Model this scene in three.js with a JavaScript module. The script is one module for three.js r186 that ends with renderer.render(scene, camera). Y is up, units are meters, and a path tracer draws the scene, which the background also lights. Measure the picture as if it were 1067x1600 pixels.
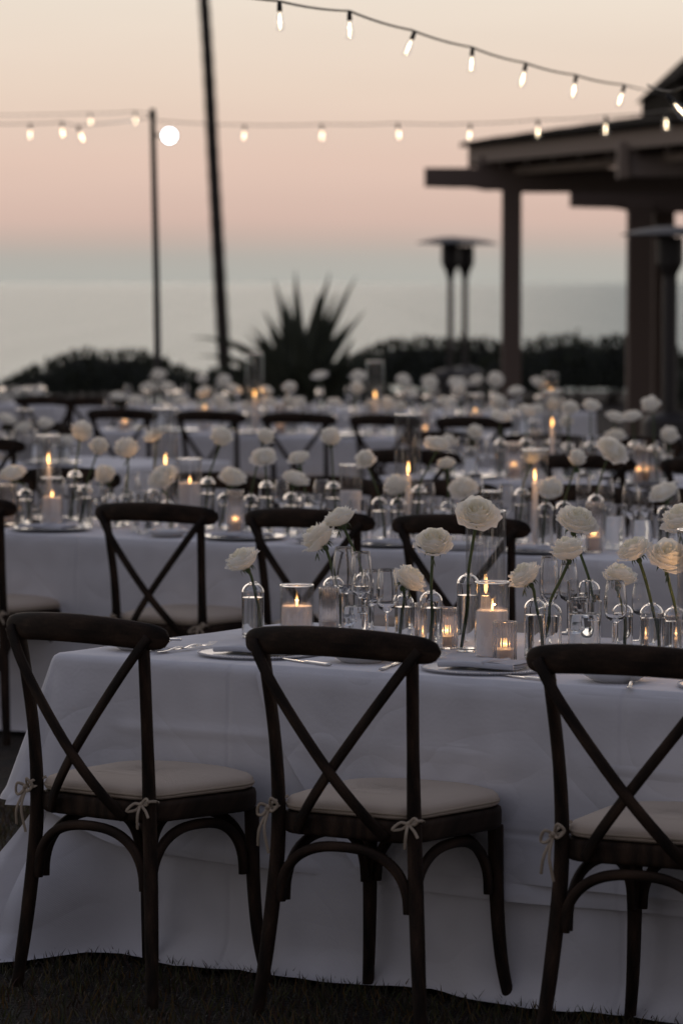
import * as THREE from 'three';
import { mergeGeometries, mergeVertices } from 'three/addons/utils/BufferGeometryUtils.js';
import { ImprovedNoise } from 'three/addons/math/ImprovedNoise.js';

// ------------------------------------------------------------------ camera, sky, light, exposure
const scene = new THREE.Scene();
const camera = new THREE.PerspectiveCamera(15.1893, 682 / 1024, 0.3, 90000);
camera.position.set(0, 1.7, 0);
camera.rotation.set(-0.05993, 0, 0);
camera.focus = 9.6;
camera.userData.fStop = 4.5;
const renderer = new THREE.WebGLRenderer({ antialias: true });
renderer.toneMapping = THREE.LinearToneMapping;
renderer.toneMappingExposure = 1;
renderer.shadowMap.enabled = true;

const noise = new ImprovedNoise();
const lin = (r, g, b) => new THREE.Color().setRGB(r / 255, g / 255, b / 255, THREE.SRGBColorSpace);
function smooth(a, b, x) { const t = Math.min(1, Math.max(0, (x - a) / (b - a))); return t * t * (3 - 2 * t); }
function ramp(stops, x) {
  let i = 0; while (i < stops.length - 2 && x > stops[i + 1][0]) i++;
  const [x0, a] = stops[i], [x1, b] = stops[i + 1]; const t = Math.min(1, Math.max(0, (x - x0) / (x1 - x0)));
  return [0, 1, 2].map(k => a[k] + (b[k] - a[k]) * t);
}
// dusk sky: grey marine layer at the horizon, rose band, cream afterglow, slate blue above
const C = (r, g, b) => lin(r, g, b).toArray();
const GLOW = [[-90, C(177, 178, 171)], [0, C(178, 177, 170)], [0.36, C(181, 176, 168)], [0.64, C(198, 178, 167)], [0.92, C(214, 185, 172)], [1.8, C(227, 198, 182)], [2.8, C(234, 212, 194)], [4.2, C(238, 224, 208)], [7, C(238, 228, 217)], [12, C(226, 220, 215)], [20, C(202, 198, 200)], [35, C(160, 160, 170)], [60, C(129, 134, 151)], [90, C(119, 124, 144)]];
const AWAY = [[-90, C(177, 178, 171)], [-0.05, C(177, 178, 171)], [0, C(98, 94, 97)], [3, C(111, 105, 108)], [8, C(120, 114, 119)], [20, C(121, 118, 127)], [45, C(119, 121, 137)], [90, C(119, 124, 144)]];
{
  const W = 1024, H = 2048, data = new Float32Array(W * H * 4);
  for (let j = 0; j < H; j++) {
    const e = ((j + 0.5) / H) * 180 - 90, g = ramp(GLOW, e), w = ramp(AWAY, e);
    for (let i = 0; i < W; i++) {
      const az = ((i + 0.5) / W - 0.25) * 2 * Math.PI, k = Math.pow((1 + Math.cos(az)) / 2, 1.1), o = (j * W + i) * 4;
      const hz = 1 + 0.022 * noise.noise(Math.cos(az) * 9, e * 1.6, Math.sin(az) * 9) + 0.012 * noise.noise(Math.cos(az) * 30, e * 4.5, Math.sin(az) * 30);
      for (let c = 0; c < 3; c++) data[o + c] = (w[c] + (g[c] - w[c]) * k) * hz;
      data[o + 3] = 1;
    }
  }
  const sky = new THREE.DataTexture(data, W, H, THREE.RGBAFormat, THREE.FloatType);
  sky.mapping = THREE.EquirectangularReflectionMapping; sky.magFilter = THREE.LinearFilter; sky.minFilter = THREE.LinearFilter; sky.needsUpdate = true;
  scene.background = sky; scene.environment = sky;
}
// what is left of the sun: a broad, weak afterglow low over the sea
const sun = new THREE.DirectionalLight(new THREE.Color(1, 0.82, 0.66), 0.3);
sun.position.set(-6, 6, -40); sun.target.position.set(0, 0, -12);
sun.castShadow = true; sun.shadow.radius = 60;
Object.assign(sun.shadow.camera, { left: -14, right: 14, top: 12, bottom: -12, near: 1, far: 90 });
sun.shadow.mapSize.set(2048, 2048);
scene.add(sun, sun.target);

// ------------------------------------------------------------------ measured layout (metres)
const THETA = 0.58334;
const EU = new THREE.Vector3(Math.cos(THETA), 0, Math.sin(THETA)), EV = new THREE.Vector3(Math.sin(THETA), 0, -Math.cos(THETA));
const TH = 0.75, TW = 1.1;
const ROWS = {1:[-0.733,-9.772],2:[-0.001,-13.661],3:[-0.002,-18.699],4:[-0.002,-23.388],5:[-0.002,-28.04],6:[-0.003,-32.632]};
const R1_VASES = [[0.193,0.612,0.149,0.0297,-0.028,0.207,0.0,0.0441,-28,8,'alone at the left end of the nearest table'],[0.226,0.949,0.144,0.0287,-0.043,0.249,0.0,0.0487,-38,0,'leaning left behind the unlit ribbed glass'],[0.272,1.026,0.151,0.0306,-0.065,0.302,0.0,0.0428,-24,-8,'leaning left above the wine glasses'],[0.577,0.756,0.125,0.0252,0.015,0.164,0.0,0.0437,38,8,'low and tipped right beside the slim wine glass'],[0.829,0.487,0.16,0.0292,0.006,0.28,0.0,0.0454,4,30,'upright in front of the middle of the nearest table'],[0.89,0.567,0.201,0.0285,0.022,0.352,0.0,0.0504,4,38,'tallest, beside the tall candle cylinder'],[1.125,0.504,0.153,0.0271,-0.026,0.209,0.0,0.0407,-34,6,'low, just above the right chair corner'],[1.072,0.667,0.129,0.0308,0.045,0.263,0.0,0.0414,-8,2,'half hiding the clear wine glasses'],[0.92,1.136,0.149,0.0281,-0.034,0.306,0.0,0.0502,14,24,'tall with small leaves under its bloom'],[1.193,0.828,0.12,0.027,-0.007,0.189,0.0,0.0425,12,6,'low, behind the slim wine glass at right'],[1.36,0.679,0.14,0.0296,-0.045,0.273,0.0,0.0432,-26,10,'leaning left near the right edge'],[1.432,0.668,0.135,0.0278,-0.017,0.258,0.0,0.0493,10,36,'glowing orange in candlelight at the right edge'],[1.339,0.965,0.145,0.0287,-0.045,0.332,0.0,0.0492,-20,12,'cut by the right picture edge']];
const R1_HURR = [[0.331,0.616,0.146,0.0446,0.092,0.0404,1,'left of the nearest table'],[1.01,0.487,0.189,0.0433,0.118,0.0401,1,'middle of the nearest table'],[0.774,0.844,0.342,0.0528,0.121,0.0134,1,'behind the pillar candle on the nearest table'],[1.568,0.531,0.339,0.0499,0.179,0.0125,3,'at the right edge of the nearest table']];
const R1_VOT = [[0.341,0.754,0.129,0.0272,0,'unlit beside the left pillar candle'],[0.799,0.609,0.104,0.0271,1,'behind the upright rose vase'],[0.641,0.756,0.098,0.0276,1,'half hidden behind a clear bud vase'],[1.103,0.394,0.099,0.0301,1,'in front of the middle pillar candle'],[1.295,0.895,0.099,0.0278,1,'behind the last bud vase at right']];
const R1_WINE = [[0.323,0.853,0.233,0.0318,'left of a leaning pair'],[0.433,0.77,0.23,0.0305,'right of a leaning pair'],[0.625,0.597,0.202,0.0281,'slim, beside the ice water tumbler'],[0.405,0.863,0.174,0.0291,'hidden behind the slim one'],[0.913,0.935,0.224,0.026,'under the rose at centre right'],[0.836,1.169,0.188,0.0266,'between two roses at right'],[1.26,0.672,0.191,0.0297,'slim, above the right chair'],[1.115,1.069,0.15,0.026,'rightmost, behind the rose leaning left']];
const R1_TUMB = [[0.518,0.611,0.133,0.0375,'with ice water at left'],[1.129,0.745,0.128,0.044,'widest, with ice water at right'],[1.022,0.901,0.165,0.0299,'behind the widest tumbler']];
const R1_FLAT = {'charger':[[0.478,0.235],[1.169,0.2],[1.88,0.19]],'bread':[[0.131,0.188],[0.808,0.2],[1.56,0.14]],'fork':[[0.253,0.188,0.0],[0.248,0.266,0.05],[0.937,0.303,0.1],[1.643,0.067,0.45]],'knife':[[0.71,0.096,1.2],[0.935,0.132,0.35],[1.359,0.069,1.25]],'spoon':[[1.234,0.311,0.15],[0.24,0.078,0.1]]};
const R1_CHAIRS = [[0.482,-0.513,-7],[1.18,-0.471,0],[1.949,-0.47,5]];
const R1_FAR = [[39.97,1.42,168]];
const NEAR = {2:[[-1.46,-0.36,0.9],[-0.561,-0.36,1.9],[0.097,-0.36,2.3],[0.713,-0.36,3.5]],3:[[-1.945,-0.36,1.9],[0.624,-0.36,3.3],[1.576,-0.36,-3.8],[2.213,-0.36,-0.3]],4:[[-1.397,-0.36,3.5],[-0.729,-0.36,1.1],[-0.077,-0.36,3.2],[0.543,-0.36,-3.1],[1.157,-0.36,-0.3]],5:[[-2.636,-0.36,-2.1],[-1.461,-0.36,0.3],[-0.821,-0.36,0.5],[0.659,-0.36,-3.9],[1.248,-0.36,-2.3],[1.823,-0.36,-1.8]]};
const FAR = {2:[[-2.362,1.5,183.3],[-1.632,1.5,182.1],[-1.03,1.5,177.2],[-0.513,1.5,182.3],[0.129,1.5,177.1],[0.627,1.5,180.9]],3:[[-3.033,1.5,177.0],[-0.358,1.5,176.0],[0.265,1.5,182.9],[0.829,1.5,177.6]],4:[[-3.433,1.5,177.7],[-3.001,1.5,183.8]]};
const EXT = {2:[-1.73,1.53],3:[0.12,2.09],4:[-2.2,1.43],5:[-2.08,1.51],6:[-2.22,2.18]};
const EXT3L = [-2.46,-1.42];
const EXT5L = [-3.62,-2.65];
const V2 = [[-1.778,0.45,0.149,-0.049,0.197,0.0,0.0463,-9],[-1.762,0.75,0.19,0.027,0.353,0.0,0.0496,13],[-1.521,0.5,0.155,0.053,0.309,0.0,0.0398,14],[-1.409,0.62,0.128,-0.002,0.298,0.0,0.0511,-10],[-1.478,0.6,0.114,-0.017,0.194,0.0,0.0449,-21],[-1.341,0.7,0.139,-0.001,0.346,0.0,0.04,-25],[-1.055,0.4,0.129,-0.016,0.207,0.0,0.0498,-24],[-1.009,0.6,0.195,0.052,0.352,0.0,0.0466,10],[-0.942,0.62,0.137,0.03,0.198,0.0,0.049,9],[-0.808,0.6,0.147,0.057,0.359,0.0,0.0377,26],[-0.668,0.5,0.202,-0.009,0.288,0.0,0.0421,-10],[-0.555,0.5,0.154,0.017,0.21,0.0,0.0455,16],[-0.623,0.7,0.136,-0.027,0.279,0.0,0.0377,-13],[-0.431,0.6,0.194,-0.01,0.365,0.0,0.0444,-4],[-0.098,0.4,0.166,-0.049,0.297,0.0,0.0398,-15],[-0.027,0.42,0.158,-0.007,0.202,0.0,0.0479,-17],[-0.021,0.55,0.197,0.068,0.352,0.0,0.0424,9],[0.076,0.6,0.145,-0.008,0.28,0.0,0.0341,-8],[0.234,0.5,0.136,-0.026,0.199,0.0,0.0465,-12],[0.391,0.6,0.202,0.034,0.314,0.0,0.0395,6],[0.579,0.45,0.161,0.015,0.207,0.0,0.0492,14],[0.595,0.55,0.157,0.047,0.314,0.0,0.0379,13],[0.642,0.7,0.182,0.059,0.339,0.0,0.0509,30],[1.036,0.5,0.153,-0.006,0.207,0.0,0.0495,-23]];
const V3 = [[-2.531,0.593,0.126,-0.003,0.21,0.0,0.0446,20],[-2.335,0.469,0.11,0.009,0.177,0.0,0.0441,-6],[-2.244,0.54,0.118,0.008,0.197,0.0,0.0442,5],[-2.111,0.536,0.11,0.014,0.105,0.0,0.0406,-9],[0.261,0.788,0.117,0.018,0.195,0.0,0.0448,22],[0.617,0.479,0.17,0.003,0.288,0.0,0.0469,10],[0.633,0.694,0.17,0.004,0.314,0.0,0.0442,12],[0.768,0.721,0.17,0.001,0.347,0.0,0.0409,20],[1.057,0.39,0.165,-0.018,0.275,0.0,0.0369,-13],[1.066,0.36,0.17,0.008,0.343,0.0,0.043,4],[1.126,0.472,0.17,0.004,0.351,0.0,0.0446,8],[1.288,0.425,0.17,0.0,0.303,0.0,0.0413,12],[1.254,0.674,0.17,-0.012,0.298,0.0,0.0433,-7],[1.558,0.318,0.17,-0.018,0.369,0.0,0.0498,-20],[1.302,0.404,0.127,-0.001,0.212,0.0,0.0473,-2],[1.361,0.759,0.11,0.006,0.062,0.0,0.0465,19],[1.493,0.573,0.128,0.006,0.214,0.0,0.0489,-5],[0.345,0.453,0.11,-0.012,0.164,0.0,0.0409,15]];
const V4 = [[-1.959,0.374,0.125,-0.009,0.208,0.0,0.0454,5],[-1.854,0.381,0.11,0.023,0.181,0.0,0.0536,13],[-1.621,0.567,0.11,0.005,0.18,0.0,0.0516,-10],[-1.787,0.67,0.157,0.008,0.262,0.0,0.0374,-9],[-1.405,0.528,0.148,0.004,0.246,0.0,0.0451,-22],[-1.451,0.79,0.11,-0.007,0.173,0.0,0.058,6],[-1.14,0.467,0.161,0.015,0.268,0.0,0.0447,21],[-0.971,0.582,0.154,0.018,0.256,0.0,0.0407,25],[-0.903,0.507,0.112,0.016,0.186,0.0,0.0506,-2],[-0.616,0.375,0.17,-0.016,0.286,0.0,0.0461,-7],[-0.614,0.371,0.116,-0.02,0.194,0.0,0.0461,14],[-0.769,0.726,0.11,-0.023,0.178,0.0,0.0448,4],[-1.23,0.78,0.11,-0.009,0.152,0.0,0.0371,-5],[-0.421,0.54,0.116,0.01,0.193,0.0,0.0441,0],[-0.397,0.751,0.169,0.019,0.281,0.0,0.0485,9],[-0.275,0.78,0.11,-0.006,0.169,0.0,0.0484,6],[-0.156,0.734,0.11,0.015,0.181,0.0,0.0562,6],[0.168,0.436,0.11,-0.014,0.178,0.0,0.0434,7],[0.219,0.481,0.157,-0.014,0.261,0.0,0.0434,24],[0.326,0.478,0.11,-0.004,0.164,0.0,0.0393,-23],[0.323,0.68,0.119,0.006,0.198,0.0,0.0594,20],[0.461,0.634,0.169,-0.016,0.281,0.0,0.0473,-9],[0.712,0.685,0.123,-0.01,0.205,0.0,0.0589,-7],[0.761,0.778,0.167,0.007,0.278,0.0,0.0433,-14],[1.014,0.59,0.11,0.022,0.174,0.0,0.0428,10]];
const V5 = [[-2.255,0.687,0.11,0.011,0.131,0.0,0.0547,-8],[-1.928,0.531,0.11,-0.018,0.144,0.0,0.0542,16],[-2.123,0.637,0.134,0.009,0.223,0.0,0.0644,-8],[-1.92,0.622,0.11,-0.014,0.043,0.0,0.0494,1],[-1.356,0.475,0.116,-0.02,0.193,0.0,0.0608,19],[-1.629,0.525,0.124,0.008,0.207,0.0,0.0441,-4],[-0.563,0.559,0.147,-0.002,0.245,0.0,0.0528,-15],[-0.12,0.399,0.15,0.008,0.25,0.0,0.0592,5],[0.228,0.441,0.136,0.024,0.226,0.0,0.0566,17],[0.322,0.665,0.122,0.018,0.203,0.0,0.0639,24],[0.852,0.768,0.125,-0.001,0.209,0.0,0.0564,1],[1.406,0.451,0.134,-0.004,0.224,0.0,0.053,15],[1.593,0.435,0.11,-0.028,0.149,0.0,0.0459,-13]];
const V5L = [[-3.446,0.38,0.11,0.004,0.039,0.0,0.0605,16],[-3.263,0.39,0.11,-0.015,0.082,0.0,0.0553,-14],[-3.335,0.615,0.11,0.028,0.08,0.0,0.0557,5],[-3.365,0.79,0.11,0.02,0.015,0.0,0.056,-17],[-3.207,0.355,0.11,-0.028,-0.042,0.0,0.0452,5]];
const V6 = [[0.716,0.397,0.128,0.03,0.213,0.0,0.0651,4],[0.875,0.476,0.138,-0.011,0.23,0.0,0.0488,-21],[0.935,0.595,0.14,0.017,0.234,0.0,0.0652,-2]];
const H2 = [[-1.793,0.62,0.342,0.048,0.225,0.0114,1],[-1.607,0.4,0.194,0.0434,0.114,0.0372,1],[-1.245,0.65,0.457,0.0496,0.233,0.0112,1],[-0.95,0.4,0.28,0.0448,0.188,0.0411,1],[-0.32,0.55,0.267,0.0429,0.169,0.0405,0],[-0.1,0.6,0.458,0.0498,0.235,0.0107,1],[0.261,0.6,0.184,0.0386,0.109,0.0327,0],[0.475,0.55,0.343,0.0485,0.225,0.0115,1]];
const H3 = [[0.866,0.55,0.415,0.0467,0.241,0.0109,1],[-2.341,0.5,0.271,0.0476,0.135,0.0408,0]];
const H4 = [[-1.021,0.55,0.491,0.0549,0.215,0.0142,1],[-0.11,0.55,0.453,0.0538,0.222,0.0139,1],[0.649,0.5,0.263,0.0528,0.154,0.043,1],[-1.375,0.5,0.247,0.0491,0.137,0.0409,1]];
const H5 = [[1.476,0.5,0.288,0.0507,0.159,0.0369,1]];
const VOT2 = [[-1.825,0.4,0.158,0.035],[-0.67,0.3,0.17,0.0321],[0.862,0.3,0.173,0.0302]];
const VOT3 = [[0.801,0.3,0.174,0.0401],[1.484,0.3,0.165,0.0302],[1.512,0.35,0.158,0.0303],[0.565,0.9,0.211,0.0287]];
const VOT4 = [[-1.789,0.2,0.133,0.0409],[-0.654,0.3,0.183,0.036],[0.415,0.3,0.151,0.0312]];
const T2 = [[-1.378,0.5,0.149,0.042],[-0.428,0.45,0.156,0.0404],[0.11,0.5,0.156,0.0444],[0.834,0.5,0.156,0.0409],[0.973,0.45,0.147,0.0383],[-1.949,0.75,0.054,0.0384],[-1.047,0.25,0.151,0.0337],[-0.122,0.3,0.153,0.0349],[0.42,0.35,0.161,0.0343],[0.737,0.35,0.146,0.0339],[1.053,0.6,0.135,0.034],[-1.154,0.35,0.153,0.0365]];
const T3 = [[-2.406,0.5,0.116,0.0375],[-2.255,0.5,0.113,0.0373],[-2.204,0.6,0.1,0.0374],[0.555,0.3,0.127,0.0373],[0.819,0.9,0.188,0.038],[0.928,0.9,0.187,0.0379],[0.166,0.6,0.139,0.035],[1.523,0.5,0.144,0.0366]];
const T4 = [[-1.909,0.5,0.123,0.0373],[-1.175,0.5,0.157,0.0367],[-0.586,0.5,0.175,0.0362],[-0.465,0.5,0.149,0.0361],[-0.13,0.5,0.155,0.0358],[0.045,0.5,0.151,0.0357],[0.548,0.5,0.129,0.0353],[0.868,0.5,0.154,0.035],[0.944,0.6,0.141,0.0351],[-1.73,0.5,0.126,0.0371],[0.177,0.5,0.141,0.0356]];
const W4 = [[-1.992,0.3,0.194,0.0289],[-1.961,0.5,0.188,0.029],[-1.798,0.44,0.191,0.0289],[-1.676,0.51,0.19,0.0289],[-1.376,0.36,0.197,0.0285],[-1.456,0.72,0.184,0.0289],[-1.208,0.49,0.194,0.0285],[-0.975,0.32,0.201,0.0282],[-0.929,0.61,0.192,0.0285],[-0.654,0.35,0.202,0.028],[-0.681,0.57,0.195,0.0283],[-0.507,0.47,0.199,0.0281],[-0.476,0.59,0.196,0.0282],[-0.481,0.78,0.189,0.0284],[-0.329,0.71,0.193,0.0282],[-0.018,0.51,0.202,0.0278],[-0.075,0.71,0.195,0.028],[0.148,0.62,0.199,0.0278],[0.353,0.48,0.205,0.0275],[0.56,0.37,0.21,0.0273],[0.533,0.6,0.203,0.0275],[0.706,0.58,0.205,0.0274],[0.746,0.78,0.198,0.0276],[0.906,0.78,0.199,0.0275],[1.169,0.6,0.207,0.0271]];
const W5 = [[-2.292,0.48,0.151,0.0297],[-2.338,0.75,0.143,0.03],[-1.782,0.3,0.16,0.0293],[-1.65,0.35,0.159,0.0292],[-1.515,0.58,0.154,0.0294],[-1.356,0.61,0.154,0.0293],[-0.954,0.37,0.163,0.0289],[-0.855,0.61,0.157,0.029],[-0.686,0.75,0.154,0.029],[-0.255,0.49,0.165,0.0286],[-0.019,0.52,0.166,0.0285],[0.332,0.41,0.171,0.0282],[0.529,0.45,0.171,0.0281],[0.539,0.79,0.162,0.0284],[0.997,0.49,0.173,0.0279],[1.041,0.78,0.165,0.0281],[1.27,0.76,0.167,0.028]];
const W5L = [[-3.504,0.5,0.131,0.0304],[-3.408,0.5,0.133,0.0303],[-3.28,0.5,0.134,0.0303],[-3.159,0.5,0.136,0.0302]];
const T5 = [[-1.518,0.5,0.063,0.0342],[-0.868,0.5,0.074,0.0338],[-0.693,0.5,0.086,0.0336],[0.608,0.5,0.098,0.0328],[0.855,0.5,0.103,0.0327],[-2.246,0.5,0.081,0.0346],[1.154,0.5,0.108,0.0325]];
const W2 = [[-1.494,0.85,0.196,0.0342],[-1.48,0.75,0.19,0.0327],[-1.903,0.9,0.157,0.0309],[-0.583,0.75,0.203,0.0341],[0.131,0.7,0.237,0.0331],[0.476,0.9,0.238,0.0283],[0.6,0.85,0.234,0.0304],[0.785,0.7,0.221,0.0311],[0.848,0.7,0.215,0.031],[-1.736,0.85,0.153,0.0307],[-1.33,0.9,0.168,0.0303],[-0.837,0.85,0.184,0.0297],[-0.305,0.8,0.197,0.029],[-0.17,0.85,0.193,0.0289],[0.203,0.8,0.199,0.0284],[0.903,0.8,0.201,0.0277],[-0.714,0.8,0.141,0.0294]];
const W3 = [[0.323,0.6,0.181,0.0317],[0.495,0.5,0.178,0.0314],[0.433,0.7,0.164,0.0286],[1.273,0.7,0.177,0.031],[-2.454,0.7,0.153,0.031],[-2.075,0.4,0.161,0.0303],[0.97,0.7,0.17,0.0281],[-2.541,0.6,0.155,0.0309],[-2.384,0.5,0.175,0.0306],[-2.316,0.6,0.166,0.0307],[-2.238,0.7,0.13,0.0308],[-1.999,0.5,0.109,0.0303],[0.153,0.5,0.158,0.0285],[0.179,0.7,0.171,0.0288],[0.698,0.7,0.163,0.0283],[0.866,0.6,0.171,0.0281],[1.434,0.6,0.184,0.0276]];
const STR1 = [[-0.211,2.656,-13.2,0],[0.029,2.672,-13.9,4],[0.265,2.649,-14.6,-18],[0.516,2.627,-15.3,0],[0.757,2.606,-16,-14],[1.009,2.593,-16.7,-8],[1.265,2.587,-17.4,-18]];
const STR1E = [[-0.476,2.639,-12.3],[2.983,3.428,-35.5]];
const STR2 = [[-0.779,2.958,-31,0],[-0.152,2.923,-30,0],[0.426,2.889,-29,4],[0.932,2.846,-28,0],[1.348,2.811,-26.5,0],[1.711,2.773,-25,0],[1.975,2.743,-23.5,4]];
const STR2E = [[-1.461,2.952,-30],[2.25,2.72,-22]];
const STR3 = [[-1.654,3.066,-31,0],[-2.144,3.138,-33,0]];
const STR3E = [[-1.461,3.012,-30],[-3.426,3.25,-36]];
const STR4 = [[-1.83,2.791,-27,20],[-2.096,2.901,-29,0],[-2.337,2.887,-29,0]];
const STR4E = [[-1.461,2.977,-30],[-2.665,2.85,-28]];
const LAST = [1.288,2.438,-15];
const POLE = [-1.452,0,-30];
const POLETOP = [-1.468,3.012,-30];
const FLOOD = [-1.319,2.818,-29.6];
const HEAT = [[1.3,-46],[1.514,-47.2],[2.694,-31.6]];
const PALM = [[-2.117,0.07,-70],[-2.297,3.325,-70],[-2.487,6.793,-70]];
const SCAMH = 1.7;

// ------------------------------------------------------------------ helpers
let seed = 7;
const rnd = () => { seed |= 0; seed = (seed + 0x6d2b79f5) | 0; let t = Math.imul(seed ^ (seed >>> 15), 1 | seed); t = (t + Math.imul(t ^ (t >>> 7), 61 | t)) ^ t; return ((t ^ (t >>> 14)) >>> 0) / 4294967296; };
const rr = (a, b) => a + (b - a) * rnd();
const V3_ = (x, y, z) => new THREE.Vector3(x, y, z);
const used = {};
function numbered(n) { const k = used[n] = (used[n] ?? -1) + 1; return k ? n + '_' + String(k).padStart(3, '0') : n; }
function rowPoint(row, u, v, y = TH) { const o = ROWS[row]; return V3_(o[0] + u * EU.x + v * EV.x, y, o[1] + u * EU.z + v * EV.z); }
function tag(o, label, category, group, kind) {
  if (label) o.userData.label = label;
  if (category) o.userData.category = category;
  if (group) o.userData.group = group;
  if (kind) o.userData.kind = kind;
  return o;
}
function thing(name, label, category, pos, yaw = 0, group) {
  const g = new THREE.Group(); g.name = numbered(name); g.position.copy(pos); g.rotation.y = yaw; scene.add(g);
  return tag(g, label, category, group);
}
function part(parent, name, geo, material) {
  const m = new THREE.Mesh(geo, material); m.name = name; m.castShadow = m.receiveShadow = true; parent.add(m); return m;
}
function single(name, geo, material, label, category, pos, yaw = 0, group, kind) {
  const m = new THREE.Mesh(geo, material); m.name = numbered(name); m.castShadow = m.receiveShadow = true; if (pos) m.position.copy(pos); m.rotation.y = yaw; scene.add(m);
  return tag(m, label, category, group, kind);
}
function cloneAs(src, label, pos, yaw, group) {
  const c = src.clone(); c.name = numbered(src.name.replace(/_\d{3}$/, '')); c.userData = { ...src.userData, label }; if (group) c.userData.group = group;
  c.position.copy(pos); c.rotation.set(0, yaw, 0); scene.add(c); return c;
}
function mg(list) {
  return mergeGeometries(list.map(g => { const n = g.index ? g.toNonIndexed() : g.clone(); for (const k of Object.keys(n.attributes)) if (!['position', 'normal', 'uv'].includes(k)) n.deleteAttribute(k); if (!n.attributes.uv) n.setAttribute('uv', new THREE.BufferAttribute(new Float32Array(n.attributes.position.count * 2), 2)); return n; }));
}
// a surface from a grid of points f(i, j)
function grid(nu, nv, f, { closeU = false } = {}) {
  const pos = [], uv = [], idx = [];
  for (let j = 0; j <= nv; j++) for (let i = 0; i <= nu; i++) { const p = f(i / nu, j / nv); pos.push(p[0], p[1], p[2]); uv.push(p[3] ?? i / nu, p[4] ?? j / nv); }
  for (let j = 0; j < nv; j++) for (let i = 0; i < nu; i++) { const a = j * (nu + 1) + i, b = a + 1, c = a + nu + 1, d = c + 1; idx.push(a, b, d, a, d, c); }
  const g = new THREE.BufferGeometry(); g.setAttribute('position', new THREE.Float32BufferAttribute(pos, 3)); g.setAttribute('uv', new THREE.Float32BufferAttribute(uv, 2)); g.setIndex(idx); g.computeVertexNormals();
  if (closeU) { const n = g.attributes.normal; for (let j = 0; j <= nv; j++) { const a = j * (nu + 1), b = a + nu; const v = V3_(n.getX(a) + n.getX(b), n.getY(a) + n.getY(b), n.getZ(a) + n.getZ(b)).normalize(); n.setXYZ(a, v.x, v.y, v.z); n.setXYZ(b, v.x, v.y, v.z); } }
  return g;
}
// sweep an oval along a smooth path; up tells which way radius ry points
function sweep(points, rx, ry, { seg = 20, rad = 10, up = V3_(0, 1, 0), pow = 1, cap = true, raw = false } = {}) {
  const pts = points.map(p => p.isVector3 ? p : V3_(...p)), curve = raw ? null : new THREE.CatmullRomCurve3(pts, false, 'centripetal');
  const P = [], n = raw ? pts.length - 1 : seg;
  for (let i = 0; i <= n; i++) P.push(raw ? pts[i] : curve.getPoint(i / n));
  let len = 0;
  const L = [0]; for (let i = 1; i <= n; i++) L.push(len += P[i].distanceTo(P[i - 1]));
  const side = V3_(), top = V3_(), t = V3_();
  const f = (a, s) => {
    let i = Math.round(s * (n + (cap ? 2 : 0))) - (cap ? 1 : 0), k = 1; if (i < 0) { i = 0; k = 0.001; } if (i > n) { i = n; k = 0.001; }
    t.copy(P[Math.min(n, i + 1)]).sub(P[Math.max(0, i - 1)]).normalize(); side.crossVectors(t, up).normalize(); top.crossVectors(side, t).normalize();
    const x = typeof rx === 'function' ? rx(i / n) : rx, y = typeof ry === 'function' ? ry(i / n) : ry, c = Math.cos(a * 2 * Math.PI), d = Math.sin(a * 2 * Math.PI);
    const cc = Math.sign(c) * Math.pow(Math.abs(c), pow) * x * k, dd = Math.sign(d) * Math.pow(Math.abs(d), pow) * y * k;
    return [P[i].x + side.x * cc + top.x * dd, P[i].y + side.y * cc + top.y * dd, P[i].z + side.z * cc + top.z * dd, a * 0.1, L[i]];
  };
  return grid(rad, n + (cap ? 2 : 0), f, { closeU: true });
}
function lathe(pts, seg = 32) { return new THREE.LatheGeometry(pts.map(p => new THREE.Vector2(Math.max(p[0], 0), p[1])), seg); }
function box(w, h, d, x = 0, y = 0, z = 0, b = 0.006) {
  const s = new THREE.Shape(); const W = w / 2 - b, H = h / 2 - b; s.moveTo(-W, -H); s.lineTo(W, -H); s.lineTo(W, H); s.lineTo(-W, H); s.closePath();
  const g = new THREE.ExtrudeGeometry(s, { depth: d - 2 * b, bevelEnabled: true, bevelThickness: b, bevelSize: b, bevelSegments: 2 }); g.translate(x, y, z - d / 2 + b); return g;
}
// stacked outlines [scale, y]: pads, seats
function stack(outline, prof) {
  const n = outline.length;
  return grid(n, prof.length - 1, (a, s) => { const o = outline[Math.round(a * n) % n], p = prof[Math.round(s * (prof.length - 1))]; return [o[0] * p[0], p[1], o[1] * p[0], o[0], o[1] + p[1]]; }, { closeU: true });
}

// ------------------------------------------------------------------ materials
function tex(w, h, f, srgb = false, channels = 4) {
  const d = new Uint8Array(w * h * 4);
  for (let y = 0; y < h; y++) for (let x = 0; x < w; x++) { const c = f(x / w, y / h, x, y), o = (y * w + x) * 4; for (let k = 0; k < 3; k++) d[o + k] = Math.max(0, Math.min(255, (Array.isArray(c) ? c[k] : c) * 255)); d[o + 3] = 255; }
  const t = new THREE.DataTexture(d, w, h); t.wrapS = t.wrapT = THREE.RepeatWrapping; t.magFilter = THREE.LinearFilter; t.minFilter = THREE.LinearMipmapLinearFilter; t.generateMipmaps = true; if (srgb) t.colorSpace = THREE.SRGBColorSpace; t.needsUpdate = true; return t;
}
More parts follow.
